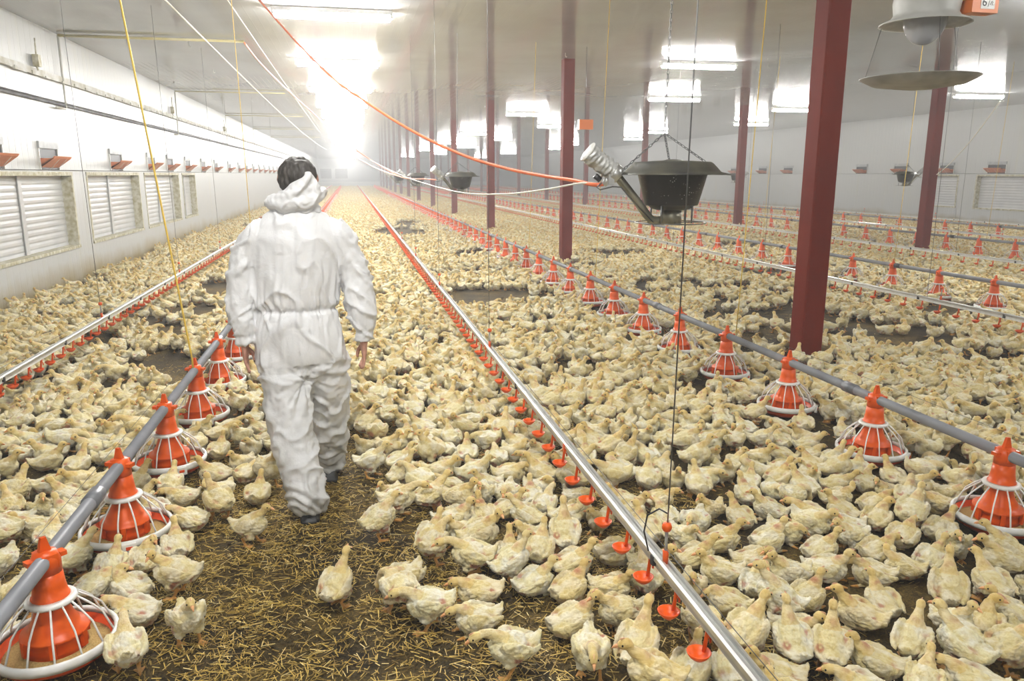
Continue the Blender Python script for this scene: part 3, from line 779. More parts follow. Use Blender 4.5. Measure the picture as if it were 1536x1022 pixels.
mb = MB()   # far pans, all in one skin
mb.lathe([(.0, .08), (.010, .07), (.016, .03), (.046, .0), (.048, -.09), (.060, -.13), (.060, -.152), (.054, -.18), (.080, -.25), (.106, -.256), (.094, -.30), (.094, -.33)], 10, 0)
mb.lathe([(.197, -.286), (.197, -.318), (.180, -.318), (.180, -.290)], 14, 1, close=True)
mb.lathe([(.188, -.318), (.14, -.362), (.0, -.366), (.14, -.350), (.18, -.306)], 14, 2)
mb.lathe([(.060, -.134), (.082, -.146), (.060, -.152)], 10, 1, close=True)
for k in range(8):
    a = 2*PI*(k+.5)/8; mb.tube([(math.cos(a)*r, math.sin(a)*r, z) for r, z in ((.076, -.145), (.150, -.214), (.184, -.300))], .0036, 4, 1)
FAR_PAN = mb.mesh('feeder_pan', [ORANGE, WPLAST, ORED])
for me in list(FP.values())+[FAR_PAN]:
    bm = bmesh.new(); bm.from_mesh(me); bmesh.ops.recalc_face_normals(bm, faces=bm.faces); bm.to_mesh(me); bm.free()

FEED_LINES = [(-1.06, 2.64, .875, 'left feeder pipe', 1.0, 66), (2.93, 2.83, .915, 'right feeder pipe', 1.0, 64), (7.6, 7.83, .91, 'feeder pipe beyond the first posts', 5.6, 59),
              (12.34, 12.36, .88, 'feeder pipe behind the second posts', 10.0, 54), (15.9, 14.7, .90, 'feeder pipe next to the right wall', 12.5, 50)]
PANS = []; nfar = 0; far_pts = []
for li, (X, Y0, st, say, ys, nmax) in enumerate(FEED_LINES):
    o = empty('feeder_pipe', (X, ys, ZF))
    tag(o, 'long grey '+{0: 'pipe with orange feeder pans, passing close by the walking person', 1: 'pipe with orange feeder pans, passing in front of the thickest red post'}.get(li, say+', carrying orange pans'), 'pipe', None)
    MB().tube([(0, 0, 0), (0, 50-ys, 0), (0, YF-3-ys, 0)], RT, 14).build('pipe', GREYPVC, o)
    js = [y for y in np.arange(ys+.9, 60, 3.05)]
    if li == 0: js = [3.15+3.05*i for i in range(18)]
    if li == 1: js = [3.98+3.05*i for i in range(18)]
    for y in js:
        MB().tube([(0, -.055, 0), (0, .055, 0)], RT+.007, 14).build('coupling', DARK if li > 1 else MATS.get('coupling_grey') or noisy('coupling_grey', (.11, .115, .13), (.16, .165, .18), 8, .4), o, loc=(0, y-ys, 0))
    MB().tube([(0, 0, .10), (0, 60-ys, .10)], .0010, 5).build('guard_wire', STEELW, o)
    for k in range(nmax+40):
        y = Y0+k*st
        if y < ys or y > YF-4: continue
        if k >= nmax: far_pts.append((X, y)); continue
        lab = '%s orange and white feeder pan on the %s' % (ordinal(k+1), say)
        PANS.append((X, y, li, k))
        d = math.hypot(X, y)
        if d < 13.5:
            p = empty('feeder_pan', (X, y, ZF), rnd.uniform(-.3, .3) if li else (.75 if k == 0 else rnd.uniform(-.4, .4)))
            for nm in ('clamp', 'cage', 'feed_cone', 'pan', 'rim', 'latch', 'feed'):
                c = bpy.data.objects.new(nm, FP[nm]); COL.objects.link(c); c.parent = p
                if nm == 'cage': c['label'] = 'white spoked cage'
                if nm == 'rim': c['label'] = 'white rim'
        else:
            p = bpy.data.objects.new('feeder_pan', FAR_PAN); COL.objects.link(p); p.location = (X, y, ZF); p.rotation_euler = (0, 0, rnd.uniform(-.4, .4))
        tag(p, lab, 'feeder pan', 'feeder pans on the '+say)

def repeat_mesh(name, me, pts, mats, rots=None):
    V = getv(me); n = len(V); F = [tuple(p.vertices) for p in me.polygons]; mi = [p.material_index for p in me.polygons]
    vs = []; fs = []; ms = []
    for k, p in enumerate(pts):
        vs.append(V+np.array(p)); fs += [tuple(k*n+i for i in f) for f in F]; ms += mi
    m = bpy.data.meshes.new(name); m.from_pydata(np.concatenate(vs).tolist(), [], fs)
    for q in mats: m.materials.append(q)
    m.polygons.foreach_set('material_index', ms); m.polygons.foreach_set('use_smooth', [True]*len(fs)); m.update()
    o = bpy.data.objects.new(name, m); COL.objects.link(o); return o
mb = MB(); mb.lathe([(.010, .07), (.046, .0), (.060, -.15), (.106, -.256), (.094, -.33)], 6, 0); mb.lathe([(.197, -.286), (.197, -.318), (.17, -.30)], 8, 1)
fo = repeat_mesh('distant_feeder_pans', mb.mesh('q', [ORANGE, WPLAST]), [(x, y, ZF) for x, y in far_pts], [ORANGE, WPLAST])
tag(fo, 'specks of orange feeder pans at the far end of the house', 'feeder pans', kind='stuff')

# ---------------------------------------------------------------- drinker rails with nipple cups
ZD = .350
def cup_mesh(far=False):
    mb = MB(); n = 8 if far else 18
    mb.tube([(0, 0, -.018), (0, 0, -.035), (-.004, 0, -.050), (-.010, 0, -.094)], [.0085, .0085, .0065, .0065], 6 if far else 10)
    mb.tube([(0, 0, -.036), (.010, 0, -.052), (.010, 0, -.066)], .004, 5)
    c = (-.026, 0, -.112)
    mb.lathe([(.0, -.008), (.014, -.008), (.030, .006), (.038, .020), (.035, .020), (.026, .006), (.012, -.003), (.0, -.004)], n, 0, c)
    if not far: mb.cbox((0, 0, -.012), (.020, .024, .022))
    return mb.mesh('drinker_cup', ORANGE)
CUP = cup_mesh(); CUPF = cup_mesh(True)
DL = [(1.0, 1.909, .229, 'central drinker rail beside the straw aisle', .9, 1), (-2.30, 4.98, .229, 'drinker rail along the left wall', 3.0, 1), (6.05, 5.6, .26, 'drinker rail just beyond the first row of posts', 4.6, 1), (10.0, 9.5, .30, 'second drinker rail beyond the posts', 8.0, 1), (13.9, 13.0, .32, 'drinker rail behind the second row of posts', 11.5, 1), (17.6, 16, .34, 'drinker rail close to the right wall', 14.5, 1)]
CUPS = []
for li, (X, Y0, st, say, ys, _) in enumerate(DL):
    o = empty('drinker_rail', (X, ys, ZD)); tag(o, 'long silvery '+say+', hung with orange cups', 'drinker rail')
    L1 = YF-3-ys
    mb = MB()
    pr = [(-.022, -.004), (-.022, .012), (-.014, .018), (-.006, .018), (-.004, .010), (.004, .010), (.006, .018), (.014, .018), (.022, .012), (.022, -.004), (.018, -.004), (.018, .006), (-.018, .006), (-.018, -.004)]
    n = len(pr); vs = [(x, y, z+.012) for y in (0, L1) for x, z in pr]
    mb.add(vs, [(k, (k+1) % n, n+(k+1) % n, n+k) for k in range(n)]+[tuple(range(n)), tuple(range(n, 2*n))])
    mb.build('rail', ALU, o)
    MB().box(-.013, .013, 0, L1, -.019, .005).build('water_pipe', WPLAST if li else noisy('grey_water_pipe', (.45, .46, .47), (.56, .56, .56), 6, .4), o)
    MB().tube([(0, 0, .075), (0, L1, .075)], .0014, 5).build('perch_wire', STEELW, o)
    nn = int((L1-(Y0-ys))/st)
    vis = [k for k in range(nn) if Y0+k*st > ys+.05]
    for k in vis[:100]:
        c = bpy.data.objects.new('drinker_cup', CUP if k < 45 else CUPF); COL.objects.link(c); c.parent = o; c.location = (0, Y0+k*st-ys, 0)
        c['label'] = 'orange nipple cup'
        if li == 0: CUPS.append((X, Y0+k*st, k))
    if len(vis) > 100:
        q = repeat_mesh('distant_cups', CUPF, [(0, Y0+k*st-ys, 0) for k in vis[100:]], [ORANGE]); q.parent = o; q['kind'] = 'stuff'
    # clips under the rail
    for j in range(14):
        y = (2.24 if li == 0 else Y0+.4)+j*1.15+.0
        mb = MB(); mb.cbox((0, 0, .0), (.052, .022, .034)); mb.build('clip', ORANGE if li == 0 and j % 2 else DARK, o, loc=(0, y+.06-ys, .004))
    # breather tubes with an orange cap
    for j in range(5):
        y = (2.241+3.42*j) if li == 0 else (7.6+3.4*j if li == 1 else Y0+1.3+3.4*j)
        b = empty('sight_tube', (0, y-ys, 0)); b.parent = o
        MB().tube([(0, 0, .02), (0, 0, .07)], .010, 10).build('socket', ORANGE, b)
        MB().tube([(0, 0, .06), (0, 0, .145)], .006, 8).build('clear_tube', MATS.get('clear_tube') or mat('clear_tube', (.75, .75, .7), .15, trans=.6), b)
        MB().lathe([(.0, .170), (.014, .168), (.017, .158), (.017, .150), (.013, .142), (.0, .142)], 14).build('cap', ORANGE, b)

# ---------------------------------------------------------------- cords, wires and hoses
def line_thing(name, pts, r, m, label, cat_, group=None, n=7):
    o = MB().tube(pts, r, n).build(name, m); tag(o, label, cat_, group); return o
for i, (X, Y, tx) in enumerate(((-1.06, 5.2, -1.38), (-1.06, 8.75, -1.10))):
    line_thing('winch_cord', [(tx, Y-.02, ZC), (X, Y, ZF+.09), (X, Y, ZF+.03)], .006 if i == 0 else .0035, YELLOW, 'yellow cord holding up the left feeder pipe, %s from the camera' % ORD[i], 'cord', 'yellow winch cords')
for i, (X, Y) in enumerate(((2.93, 5.43), (2.93, 9.03), (2.93, 12.7), (7.6, 9.64), (7.6, 13.3), (12.28, 13.0))):
    line_thing('winch_cord', [(X+.10, Y, ZC), (X+.02, Y, ZF+.6), (X, Y, ZF+.05)], .0036, YELLOW, 'yellow cord holding up the %s, %s from the camera' % ('right feeder pipe' if X < 3 else 'pipe beyond the posts' if X < 8 else 'pipe behind the second posts', ORD[i % 3]), 'cord', 'yellow winch cords')
# steel wires that carry the rails
p = at_y(1047, 0, 2.30)
wires = [((p[0], 2.30, p[2]), (1.0, 2.24, ZD+.03), 'central drinker rail, first from the camera')]
for j in range(1, 4): wires.append(((1.0, 2.24+3.42*j, ZC), (1.0, 2.24+3.42*j+.03, ZD+.03), 'central drinker rail, %s from the camera' % ORD[j]))
for j in range(3): wires.append(((-2.35, 7.6+3.4*j, ZC), (-2.30, 7.6+3.4*j, ZD+.03), 'drinker rail along the left wall, %s from the camera' % ORD[j]))
for j in range(3): wires.append(((6.05, 7.1+3.4*j, ZC), (6.05, 7.1+3.4*j, ZD+.03), 'drinker rail beyond the first posts, %s from the camera' % ORD[j]))
for j in range(3): wires.append(((10.0, 11.2+3.6*j, ZC), (10.0, 11.2+3.6*j, ZD+.03), 'second drinker rail beyond the posts, %s from the camera' % ORD[j]))
for a, b, say in wires:
    a = Vector(a); b = Vector(b)
    if a.z < ZC: a = b+(a-b)*((ZC-b.z)/(a.z-b.z))
    line_thing('suspension_wire', [tuple(a), tuple(b)], .0024, STEELW, 'thin steel wire carrying the '+say, 'wire', 'wires carrying the rails')
# black tube looping from the rail up to the wire
q = Vector((1.0, 2.30, ZD+.03))
line_thing('breather_tube', [tuple(q+Vector(v)) for v in ((-.03, .02, .0), (-.045, .03, .07), (-.035, .03, .13), (-.005, .0, .165), (.012, -.03, .16))], .003, BLACKP, 'short black tube arching over the central drinker rail', 'tube')
# white cable slung under the ceiling of the aisle
a = at_z(240, 0, 3.70); line_thing('white_cable', sag((-2.05, 7.2, 3.74), (-1.55, 58, 3.45), .25, 30), .011, WCORD, 'white cable slung under the ceiling above the left wall side', 'cable')
a = at_z(340, 0, 3.72); line_thing('white_cable', sag((-1.35, 9.0, 3.74), (-1.30, 40, 3.68), .05, 20), .006, WCORD, 'thinner white cable close under the ceiling beside the aisle lamps', 'cable')
# ---------------------------------------------------------------- gas brooders hung on chains
BASK = noisy('black_enamel', (.012, .012, .014), (.030, .030, .034), 8, .4)
def basket_mat():
    m = mat('perforated_black', (.015, .015, .018), .4); t = NT(m); tc = t.n('ShaderNodeTexCoord')
    v = t.n('ShaderNodeTexVoronoi', Scale=70.0); t.l(tc, 'Object', v, 'Vector')
    r = t.ramp([(.0, (.55, .55, .56)), (.16, (.4, .4, .4)), (.22, (.014, .014, .017))]); t.l(v, 'Distance', r, 'Fac')
    n = t.n('ShaderNodeTexNoise', Scale=14.0); t.l(tc, 'Object', n, 'Vector'); r2 = t.ramp([(.52, (0, 0, 0)), (.62, (1, 1, 1))]); t.l(n, 'Fac', r2, 'Fac')
    mm = t.mix((r2, 'Color'), (.016, .016, .019), (r, 'Color')); t.l(mm, 2, t.b, 'Base Color'); return m
PERF = basket_mat()
CANO = noisy('dull_canopy', (.075, .075, .07), (.16, .15, .11), 4, .42, .5)
BRASSY = noisy('tarnished_tube', (.20, .19, .14), (.36, .34, .26), 9, .35, .7)
FOIL = noisy('wrinkled_foil', (.42, .42, .40), (.62, .62, .60), 30, .4, .35, bump=.4)
def heater(loc, mir=1, sc=1.0, rz=0.0, label='', group=None, chain=True):
    o = empty('gas_brooder', loc, rz); o.scale = (sc*mir, sc, sc); tag(o, label, 'gas heater', group)
    MB().lathe([(.0, .060), (.03, .060), (.05, .054), (.20, .046), (.215, .036), (.255, -.006), (.308, -.018), (.309, -.022), (.25, -.014), (.205, .028), (.0, .036)], 40).build('canopy', CANO, o)
    MB().lathe([(.186, .0), (.184, -.02), (.143, -.178), (.138, -.182), (.134, -.17), (.17, -.02), (.17, 0)], 40).build('burner_basket', PERF, o)
    MB().lathe([(.140, -.172), (.105, -.200), (.075, -.208), (.0, -.210)], 32).build('basket_floor', BASK, o)
    MB().lathe([(.0, -.20), (.058, -.205), (.058, -.285), (.0, -.288)], 24).build('hub', BRASSY, o)
    mb = MB()
    for a in (.5, 2.2, 3.9, 5.4):
        mb.tube([(math.cos(a)*.125, math.sin(a)*.125, -.175), (math.cos(a)*.125, math.sin(a)*.125, -.275)], .005, 6)
    mb.tube([(math.cos(2*PI*k/32)*.19, math.sin(2*PI*k/32)*.19, -.275) for k in range(32)], .003, 5, closed=True)
    mb.tube([(-.19, 0, -.275), (.19, 0, -.275)], .003, 5); mb.tube([(0, -.19, -.275), (0, .19, -.275)], .003, 5)
    mb.build('guard_ring', STEELW, o)
    ap = cat([(-.05, 0, -.262), (-.10, 0, -.262), (-.135, 0, -.235), (-.20, 0, -.155), (-.305, 0, -.035)], 5)
    a_ = MB().tube([tuple(q) for q in ap], .023, 14).build('burner_arm', BRASSY, o)
    MB().tube([(-.11, -.03, -.272), (-.20, -.035, -.19), (-.30, -.035, -.085), (-.345, -.03, -.082), (-.41, -.02, -.098), (-.43, -.02, -.085), (-.40, -.01, -.062)], .004, 6).build('gas_tube', STEELW, o)
    d = Vector((-.80, 0, .60)).normalized(); b = Vector((-.300, 0, -.035))
    mb = MB()
    pts = [b+d*t_ for t_ in (.0, .012, .05, .055)]
    mb.tube([tuple(q) for q in pts], [.030, .052, .054, .05], 16); mb.cbox((-.355, -.02, -.045), (.03, .04, .055)); mb.tube([(-.35, 0, -.02), (-.385, 0, -.075)], .016, 8); mb.build('burner_head', GALV, o)
    mb = MB(); pts = []; rr = []
    for k in range(27):
        t_ = .05+.165*k/26; pts.append(tuple(b+d*t_)); rr.append(.052+.0015*math.sin(k*1.7)+.002*rnd.uniform(-1, 1)+(.004 if k > 19 else 0))
    mb.tube(pts, rr, 22)
    c = mb.build('filter_sleeve', FOIL, o); V = getv(c.data); N = getn(c.data); setv(c.data, V+N*(.009*(ridge(V, 13, 77, (1, .6, 1.5))-.5)+.003*wnoise(V, 40, 78, 1))[:, None])
    mb = MB(); mb.tube([tuple(b+d*.213), tuple(b+d*.222)], .056, 22); mb.build('end_cap', WPLAST, o)
    if chain:
        mb = MB(); top = Vector((-.055, 0, .195))
        def ch(a, c_):
            a = Vector(a); c_ = Vector(c_); n = int((c_-a).length/.021); dr = (c_-a).normalized()
            s1 = dr.orthogonal().normalized(); s2 = dr.cross(s1)
            for k in range(n):
                m_ = a+(c_-a)*((k+.5)/n); s_ = s1 if k % 2 else s2
                mb.tube([tuple(m_+dr*math.cos(t_)*.014+s_*math.sin(t_)*.006) for t_ in (0, .8, 1.57, 2.35, PI, 3.93, 4.71, 5.5)], .0022, 4, closed=True)
        ch((-.29, 0, -.005), top); ch((.13, -.12, .045), top); ch((.06, .18, .04), top)
        ch(top, (-.02, 0, (ZC-loc[2])/sc))
        mb.build('chain', STEELW, o)
    return o
HX1 = 1.70
heater((HX1, 3.95, 1.69), label='black gas brooder on chains beside the straw aisle, first and largest of them', group='gas brooders on chains')
for i, Y in enumerate((12.15, 20.0, 27.6)):
    heater((HX1, Y, 1.66), rz=PI*0 if i != 0 else .35, label='black gas brooder hanging along the aisle, %s from the camera' % ORD[i+1], group='gas brooders on chains')
heater((12.75, 16.1, 1.69), mir=-1, label='small looking gas brooder hanging in front of the right wall inlets', group='gas brooders on chains')
heater((14.0, 26.7, 1.66), mir=-1, label='farther gas brooder hanging before the right wall, beside a distant red post', group='gas brooders on chains')
# orange gas hoses
j = Vector((HX1-.385, 3.95, 1.69-.07))
hp = [at_z(380, -10, 3.70), at_y(440, 58, 8.8), at_y(500, 118, 7.6), at_y(545, 150, 7.0), at_y(590, 180, 6.4), at_y(640, 208, 5.85), at_y(700, 235, 5.3), at_y(760, 253, 4.8), at_y(815, 264, 4.4), at_y(862, 271, 4.12), at_y(888, 277, 3.98), tuple(j)]
line_thing('gas_hose', [tuple(q) for q in cat(hp, 5)], .0105, OHOSE, 'thick orange gas hose sagging from the ceiling down to the first brooder', 'hose', None, 10)
hp = [(-1.53, 13.35, 3.70), (-1.50, 15.5, 3.66), (-1.30, 19, 3.56), (-.9, 22, 3.30), (-.1, 23, 2.6), (.7, 22, 2.0), (1.2, 20.4, 1.66), (HX1-.40, 20.0, 1.60)]
line_thing('gas_hose', [tuple(q) for q in cat(hp, 6)], .014, OHOSE, 'orange gas hose running on from the yellow ceiling pipe to a distant brooder', 'hose', None, 8)
hp = [(.1, 24, 2.25), (.55, 19, 1.86), (.95, 14.5, 1.62), (1.2, 12.6, 1.60), (HX1-.39, 12.1, 1.59)]
line_thing('gas_hose', [tuple(q) for q in cat(hp, 6)], .010, OHOSE, 'thin orange hose hanging to the second brooder on the aisle', 'hose', None, 8)
hp = [at_y(555, 240, 14), at_y(600, 262, 10), at_y(650, 279, 7.4), at_y(700, 290, 6.0), at_y(760, 291, 5.1), at_y(820, 284, 4.4), at_y(870, 275, 4.05), tuple(j)]
line_thing('power_cable', [tuple(q) for q in cat(hp, 6)], .005, WCORD, 'white power cable hanging in a long arc to the first brooder', 'cable', None, 8)
line_thing('plug', [tuple(j+Vector((-.05, 0, .045))), tuple(j+Vector((-.02, 0, .022)))], .016, BLACKP, 'black plug at the burner of the first brooder', 'plug')

# ---------------------------------------------------------------- hanging recirculation unit with the orange box
Yd = 4.6
c0 = at_y(1378, 122, Yd); top = at_y(1388, 16, Yd)
o = empty('dust_sensor_lamp', (c0[0], Yd, top[2])); o.name = 'hanging_dome_unit'
tag(o, 'grey hanging unit with a clouded glass dome and a round drip tray below', 'ceiling unit')
zt = top[2]; R = .36
MB().lathe([(.0, .16), (.19, .15), (.20, .05), (.19, -.02), (.205, -.045), (.27, -.075), (.275, -.085), (.20, -.065), (.17, -.05), (.0, -.04)], 36).build('collar', noisy('dull_grey_plastic', (.42, .42, .39), (.56, .56, .53), 6, .45), o)
prof = [(.130*math.cos(a), -.045-.165*math.sin(a)) for a in [PI/2*k/9 for k in range(9)]]+[(.0, -.21)]
MB().lathe(prof+[(r*.94, z+.008) for r, z in reversed(prof)], 32).build('glass_dome', mat('clouded_glass', (.72, .73, .75), .18, trans=.45), o)
dz = c0[2]-zt
MB().lathe([(.0, -.050), (.10, -.048), (.28, -.022), (R-.006, .018), (R, .022), (R-.012, .024), (.27, -.010), (.10, -.034), (.0, -.036)], 48, c=(0, 0, dz)).build('drip_tray', noisy('weathered_zinc', (.26, .26, .25), (.40, .40, .39), 7, .45), o)
mb = MB()
for a in (.15, 2.25, 4.35): mb.tube([(math.cos(a)*.26, math.sin(a)*.26, -.08), (math.cos(a)*(R-.02), math.sin(a)*(R-.02), dz+.02)], .0022, 5)
for a in (.15, 2.25, 4.35): mb.tube([(math.cos(a)*.10, math.sin(a)*.10, .15), (0, 0, ZC-zt)], .003, 5)
mb.build('hanging_wire', STEELW, o)
b = empty('control_box', (c0[0]+.285, Yd-.12, zt+.03)); tag(b, 'orange control box marked 6 on the side of the dome unit', 'control box')
MB().box(-.095, .095, -.05, .05, -.062, .12).build('case', mat('orange_case', (.82, .22, .05), .4), b)
MB().box(-.035, .065, -.053, -.0505, -.040, .035).build('label_plate', WPLAST, b)
def text(s, size, loc, rot, m, parent, name, ext=.0006):
    c = bpy.data.curves.new(name, 'FONT'); c.body = s; c.size = size; c.extrude = ext; c.align_x = 'CENTER'; c.align_y = 'CENTER'
    t = bpy.data.objects.new('tmp', c); COL.objects.link(t); dg = bpy.context.evaluated_depsgraph_get()
    me = bpy.data.meshes.new_from_object(t.evaluated_get(dg)); bpy.data.objects.remove(t)
    o_ = bpy.data.objects.new(name, me); COL.objects.link(o_); me.materials.append(m); o_.parent = parent; o_.location = loc; o_.rotation_euler = rot
    return o_
text('6', .070, (-.012, -.0545, -.003), (PI/2, 0, 0), BLACKP, b, 'printed_number')
mb = MB(); mb.tube([(.014, -.0545, -.028), (.026, -.0545, .020)], .0012, 5); mb.tube([(.030, -.0545, -.016), (.040, -.0545, .006), (.048, -.0545, .0), (.042, -.0545, -.018), (.058, -.0545, -.014)], .0016, 5); mb.build('pen_mark', BLACKP, b)
MB().tube([(.072, -.05, .060), (.072, -.062, .060)], .012, 12).build('knob', BLACKP, b)
mb = MB()
for dx in (-.03, 0, .03): mb.tube([(-.10, 0, .05+dx), (-.16, -.02, .07+dx*2), (-.19, -.01, .12+dx)], .004, 5)
mb.build('wiring', YELLOW, b)
# thin lines strung across the house near that unit
line_thing('strung_wire', [(4.2, 7.2, 3.70), (19.9, 11.5, 3.62)], .003, STEELW, 'thin wire strung across the ceiling behind the dome unit', 'wire')
line_thing('tow_rope', sag(at_y(1500, 152, 9.0), at_y(1405, 262, 12.5), .10, 14), .007, WCORD, 'frayed white rope hanging askew before the right wall', 'rope')
ob = at_y(878, 187, 13.0)
bx_ = empty('control_box', (ob[0], 13.0, ob[2])); tag(bx_, 'small orange box hanging beside the second red post', 'control box')
MB().box(-.12, .12, -.06, .06, -.08, .08).build('case', MATS['orange_case'], bx_); MB().tube([(0, 0, .08), (0, 0, ZC-ob[2])], .004, 5).build('hanging_wire', STEELW, bx_)
# small hooks in the ceiling
for i, (x, y) in enumerate(((283, 68), (320, 108), (378, 152), (848, 84), (512, 0), (1152, 100), (1080, 60))):
    p = at_z(x, y, 3.70)
    if abs(p[1]) > 60: continue
    hk = MB().tube([(0, 0, .05), (0, 0, .0), (.015, 0, -.02), (.03, 0, -.005)], .005, 6).build('ceiling_hook', GALV, loc=(p[0], p[1], 3.70))
    tag(hk, 'small steel hook in the ceiling, one of a scattered few', 'hook', 'ceiling hooks')

person = make_person()
# ---------------------------------------------------------------- the flock
rnd = random.Random(11); nr = np.random.RandomState(4)
NEARM = {}; FARM = {}
sd = 3
for k, P in POSES.items():
    NEARM[k] = []
    for v in range(2):
        Q = dict(P); sd += 7
        if v: Q['g'] = .95; Q['wing'] = .012; Q['pitch'] = P.get('pitch', 10)+4
        NEARM[k].append(chicken_mesh('chicken', Q, .0042, sd))
    FARM[k] = chicken_mesh('chicken', P, .0075, sd+1, beak=True)
# beak, comb, eye as parts
def beak_me():
    mb = MB()
    mb.tube([(-.006, 0, 0), (.004, 0, .001), (.014, 0, -.001), (.022, 0, -.006)], [(.0075, .0065), (.0068, .0062), (.0045, .0042), (.0012, .0014)], 10)
    mb.tube([(-.004, 0, -.004), (.008, 0, -.006), (.016, 0, -.007)], [(.005, .003), (.004, .0025), (.0012, .001)], 8)
    return mb.mesh('beak', BEAK_MAT)
def comb_me():
    mb = MB(); pr = [(-.010, .0), (-.009, .003), (-.006, .0022), (-.003, .0048), (.0, .0032), (.003, .0052), (.006, .003), (.009, .0036), (.011, .0), (.0, -.004)]
    n = len(pr); vs = [(x, y, z) for y in (-.0012, .0012) for x, z in pr]
    mb.add(vs, [tuple(range(n)), tuple(reversed(range(n, 2*n)))]+[(q, (q+1) % n, n+(q+1) % n, n+q) for q in range(n)])
    return mb.mesh('comb', COMB_MAT)
mb = MB(); mb.lathe([(.0, .0038), (.0025, .003), (.0038, 0), (.0025, -.003), (.0, -.0038)], 8); EYEM = mb.mesh('eye', EYE_MAT)
BEAK = beak_me(); COMB = comb_me()

# birds read off the photograph: ground pixel x, y; heading (0 right, 90 away, 180 left, 270 towards us); pose
def G(ox, oy, L): return [(ox+x/2.988, oy+y/2.988, h, p) for x, y, h, p in L]
HAND = G(0, 680, [(545, 985, 118, 'stand_fwd'), (850, 850, 305, 'stand_up'), (610, 780, 178, 'sit_low'), (790, 640, 190, 'stand_left'), (565, 655, 160, 'sit_back'), (390, 520, 62, 'crouch'),
    (555, 505, 95, 'sit_up'), (765, 465, 118, 'sit_up'), (790, 365, 172, 'sit_low'), (985, 300, 140, 'stand_up'), (1130, 410, 352, 'stand_up'), (1160, 225, 92, 'sit_up'), (1110, 130, 60, 'sit_low'),
    (970, 140, 180, 'sit_up'), (335, 232, 184, 'sit_up'), (200, 190, 20, 'sit_tuck'), (105, 225, 92, 'crouch'), (20, 440, 185, 'stand_fwd'), (235, 420, 105, 'sit_low'), (360, 95, 88, 'sit_up'),
    (755, 105, 92, 'sit_up'), (820, 240, 200, 'sit_low'), (20, 110, 10, 'sit_up'), (470, 640, 60, 'sit_tuck'), (700, 300, 160, 'sit_low'), (640, 520, 100, 'sit_back')])
HAND += G(512, 680, [(-12, 690, 68, 'stand_tall'), (150, 105, 0, 'stand_up'), (255, 85, 30, 'sit_up'), (262, 290, 12, 'stand_fwd'), (175, 385, 38, 'stand_up'), (285, 610, 240, 'sit_low'), (400, 785, 190, 'stand_fwd'),
    (600, 800, 202, 'sit_low'), (765, 985, 196, 'stand_fwd'), (1115, 1000, 268, 'stand_fwd'), (1340, 1000, 58, 'stand_tall'), (1460, 1085, 180, 'stand_up'), (1050, 820, 22, 'sit_up'), (1230, 795, 200, 'crouch'),
    (1035, 655, 40, 'sit_up'), (1212, 655, 330, 'sit_up'), (885, 640, 22, 'sit_up'), (760, 570, 22, 'stand_tall'), (600, 560, 182, 'stand_fwd'), (415, 490, 62, 'stand_fwd'), (980, 465, 92, 'stand_tall'),
    (640, 325, 112, 'sit_up'), (400, 255, 42, 'crouch'), (525, 345, 5, 'sit_up'), (720, 300, 22, 'sit_up'), (860, 250, 92, 'sit_up'), (1215, 175, 180, 'stand_fwd'), (1440, 108, 60, 'sit_low'), (1360, 395, 112, 'sit_up'),
    (1270, 265, 182, 'sit_up'), (1415, 255, 5, 'sit_low'), (1322, 640, 92, 'crouch'), (1232, 500, 10, 'sit_low'), (700, 60, 100, 'sit_low'), (880, 110, 20, 'sit_up'), (560, 40, 95, 'sit_up'), (760, 140, 0, 'sit_low')])
HAND += G(1024, 680, [(50, 200, 92, 'crouch'), (285, 230, 104, 'sit_up'), (130, 300, 222, 'sit_up'), (235, 330, 110, 'sit_up'), (400, 300, 160, 'sit_up'), (560, 330, 150, 'sit_low'), (618, 488, 18, 'sit_up'), (870, 492, 20, 'sit_low'),
    (835, 588, 168, 'sit_low'), (1110, 528, 32, 'sit_up'), (1175, 715, 66, 'stand_tall'), (1040, 955, 52, 'stand_up'), (785, 788, 158, 'sit_up'), (885, 725, 100, 'sit_up'), (860, 1005, 165, 'sit_up'), (640, 1005, 70, 'stand_tall'),
    (500, 955, 92, 'stand_tall'), (320, 925, 38, 'stand_up'), (1240, 985, 122, 'stand_up'), (1420, 985, 2, 'stand_up'), (1370, 668, 95, 'crouch'), (1430, 518, 150, 'stand_up'), (1200, 298, 172, 'sit_low'), (1040, 288, 62, 'stand_fwd'),
    (180, 595, 184, 'sit_up'), (310, 635, 62, 'sit_back'), (480, 588, 200, 'sit_up'), (540, 708, 32, 'sit_up'), (60, 518, 12, 'sit_up'), (165, 448, 2, 'sit_up'), (385, 440, 20, 'sit_up'), (70, 665, 262, 'sit_up'), (190, 718, 152, 'sit_tuck'),
    (1500, 795, 150, 'sit_up'), (1330, 1100, 150, 'sit_low'), (170, 1040, 90, 'sit_up'), (390, 1080, 180, 'sit_up'), (750, 1090, 160, 'sit_low'), (20, 1060, 60, 'sit_up')])
birds = []   # x, y, yaw, pose, scale
for px, py, h, p in HAND:
    g = at_z(px, py, 0)
    birds.append([g[0], g[1], math.radians(h)-YAW, p, rnd.uniform(.82, .93)])
nhand = len(birds)

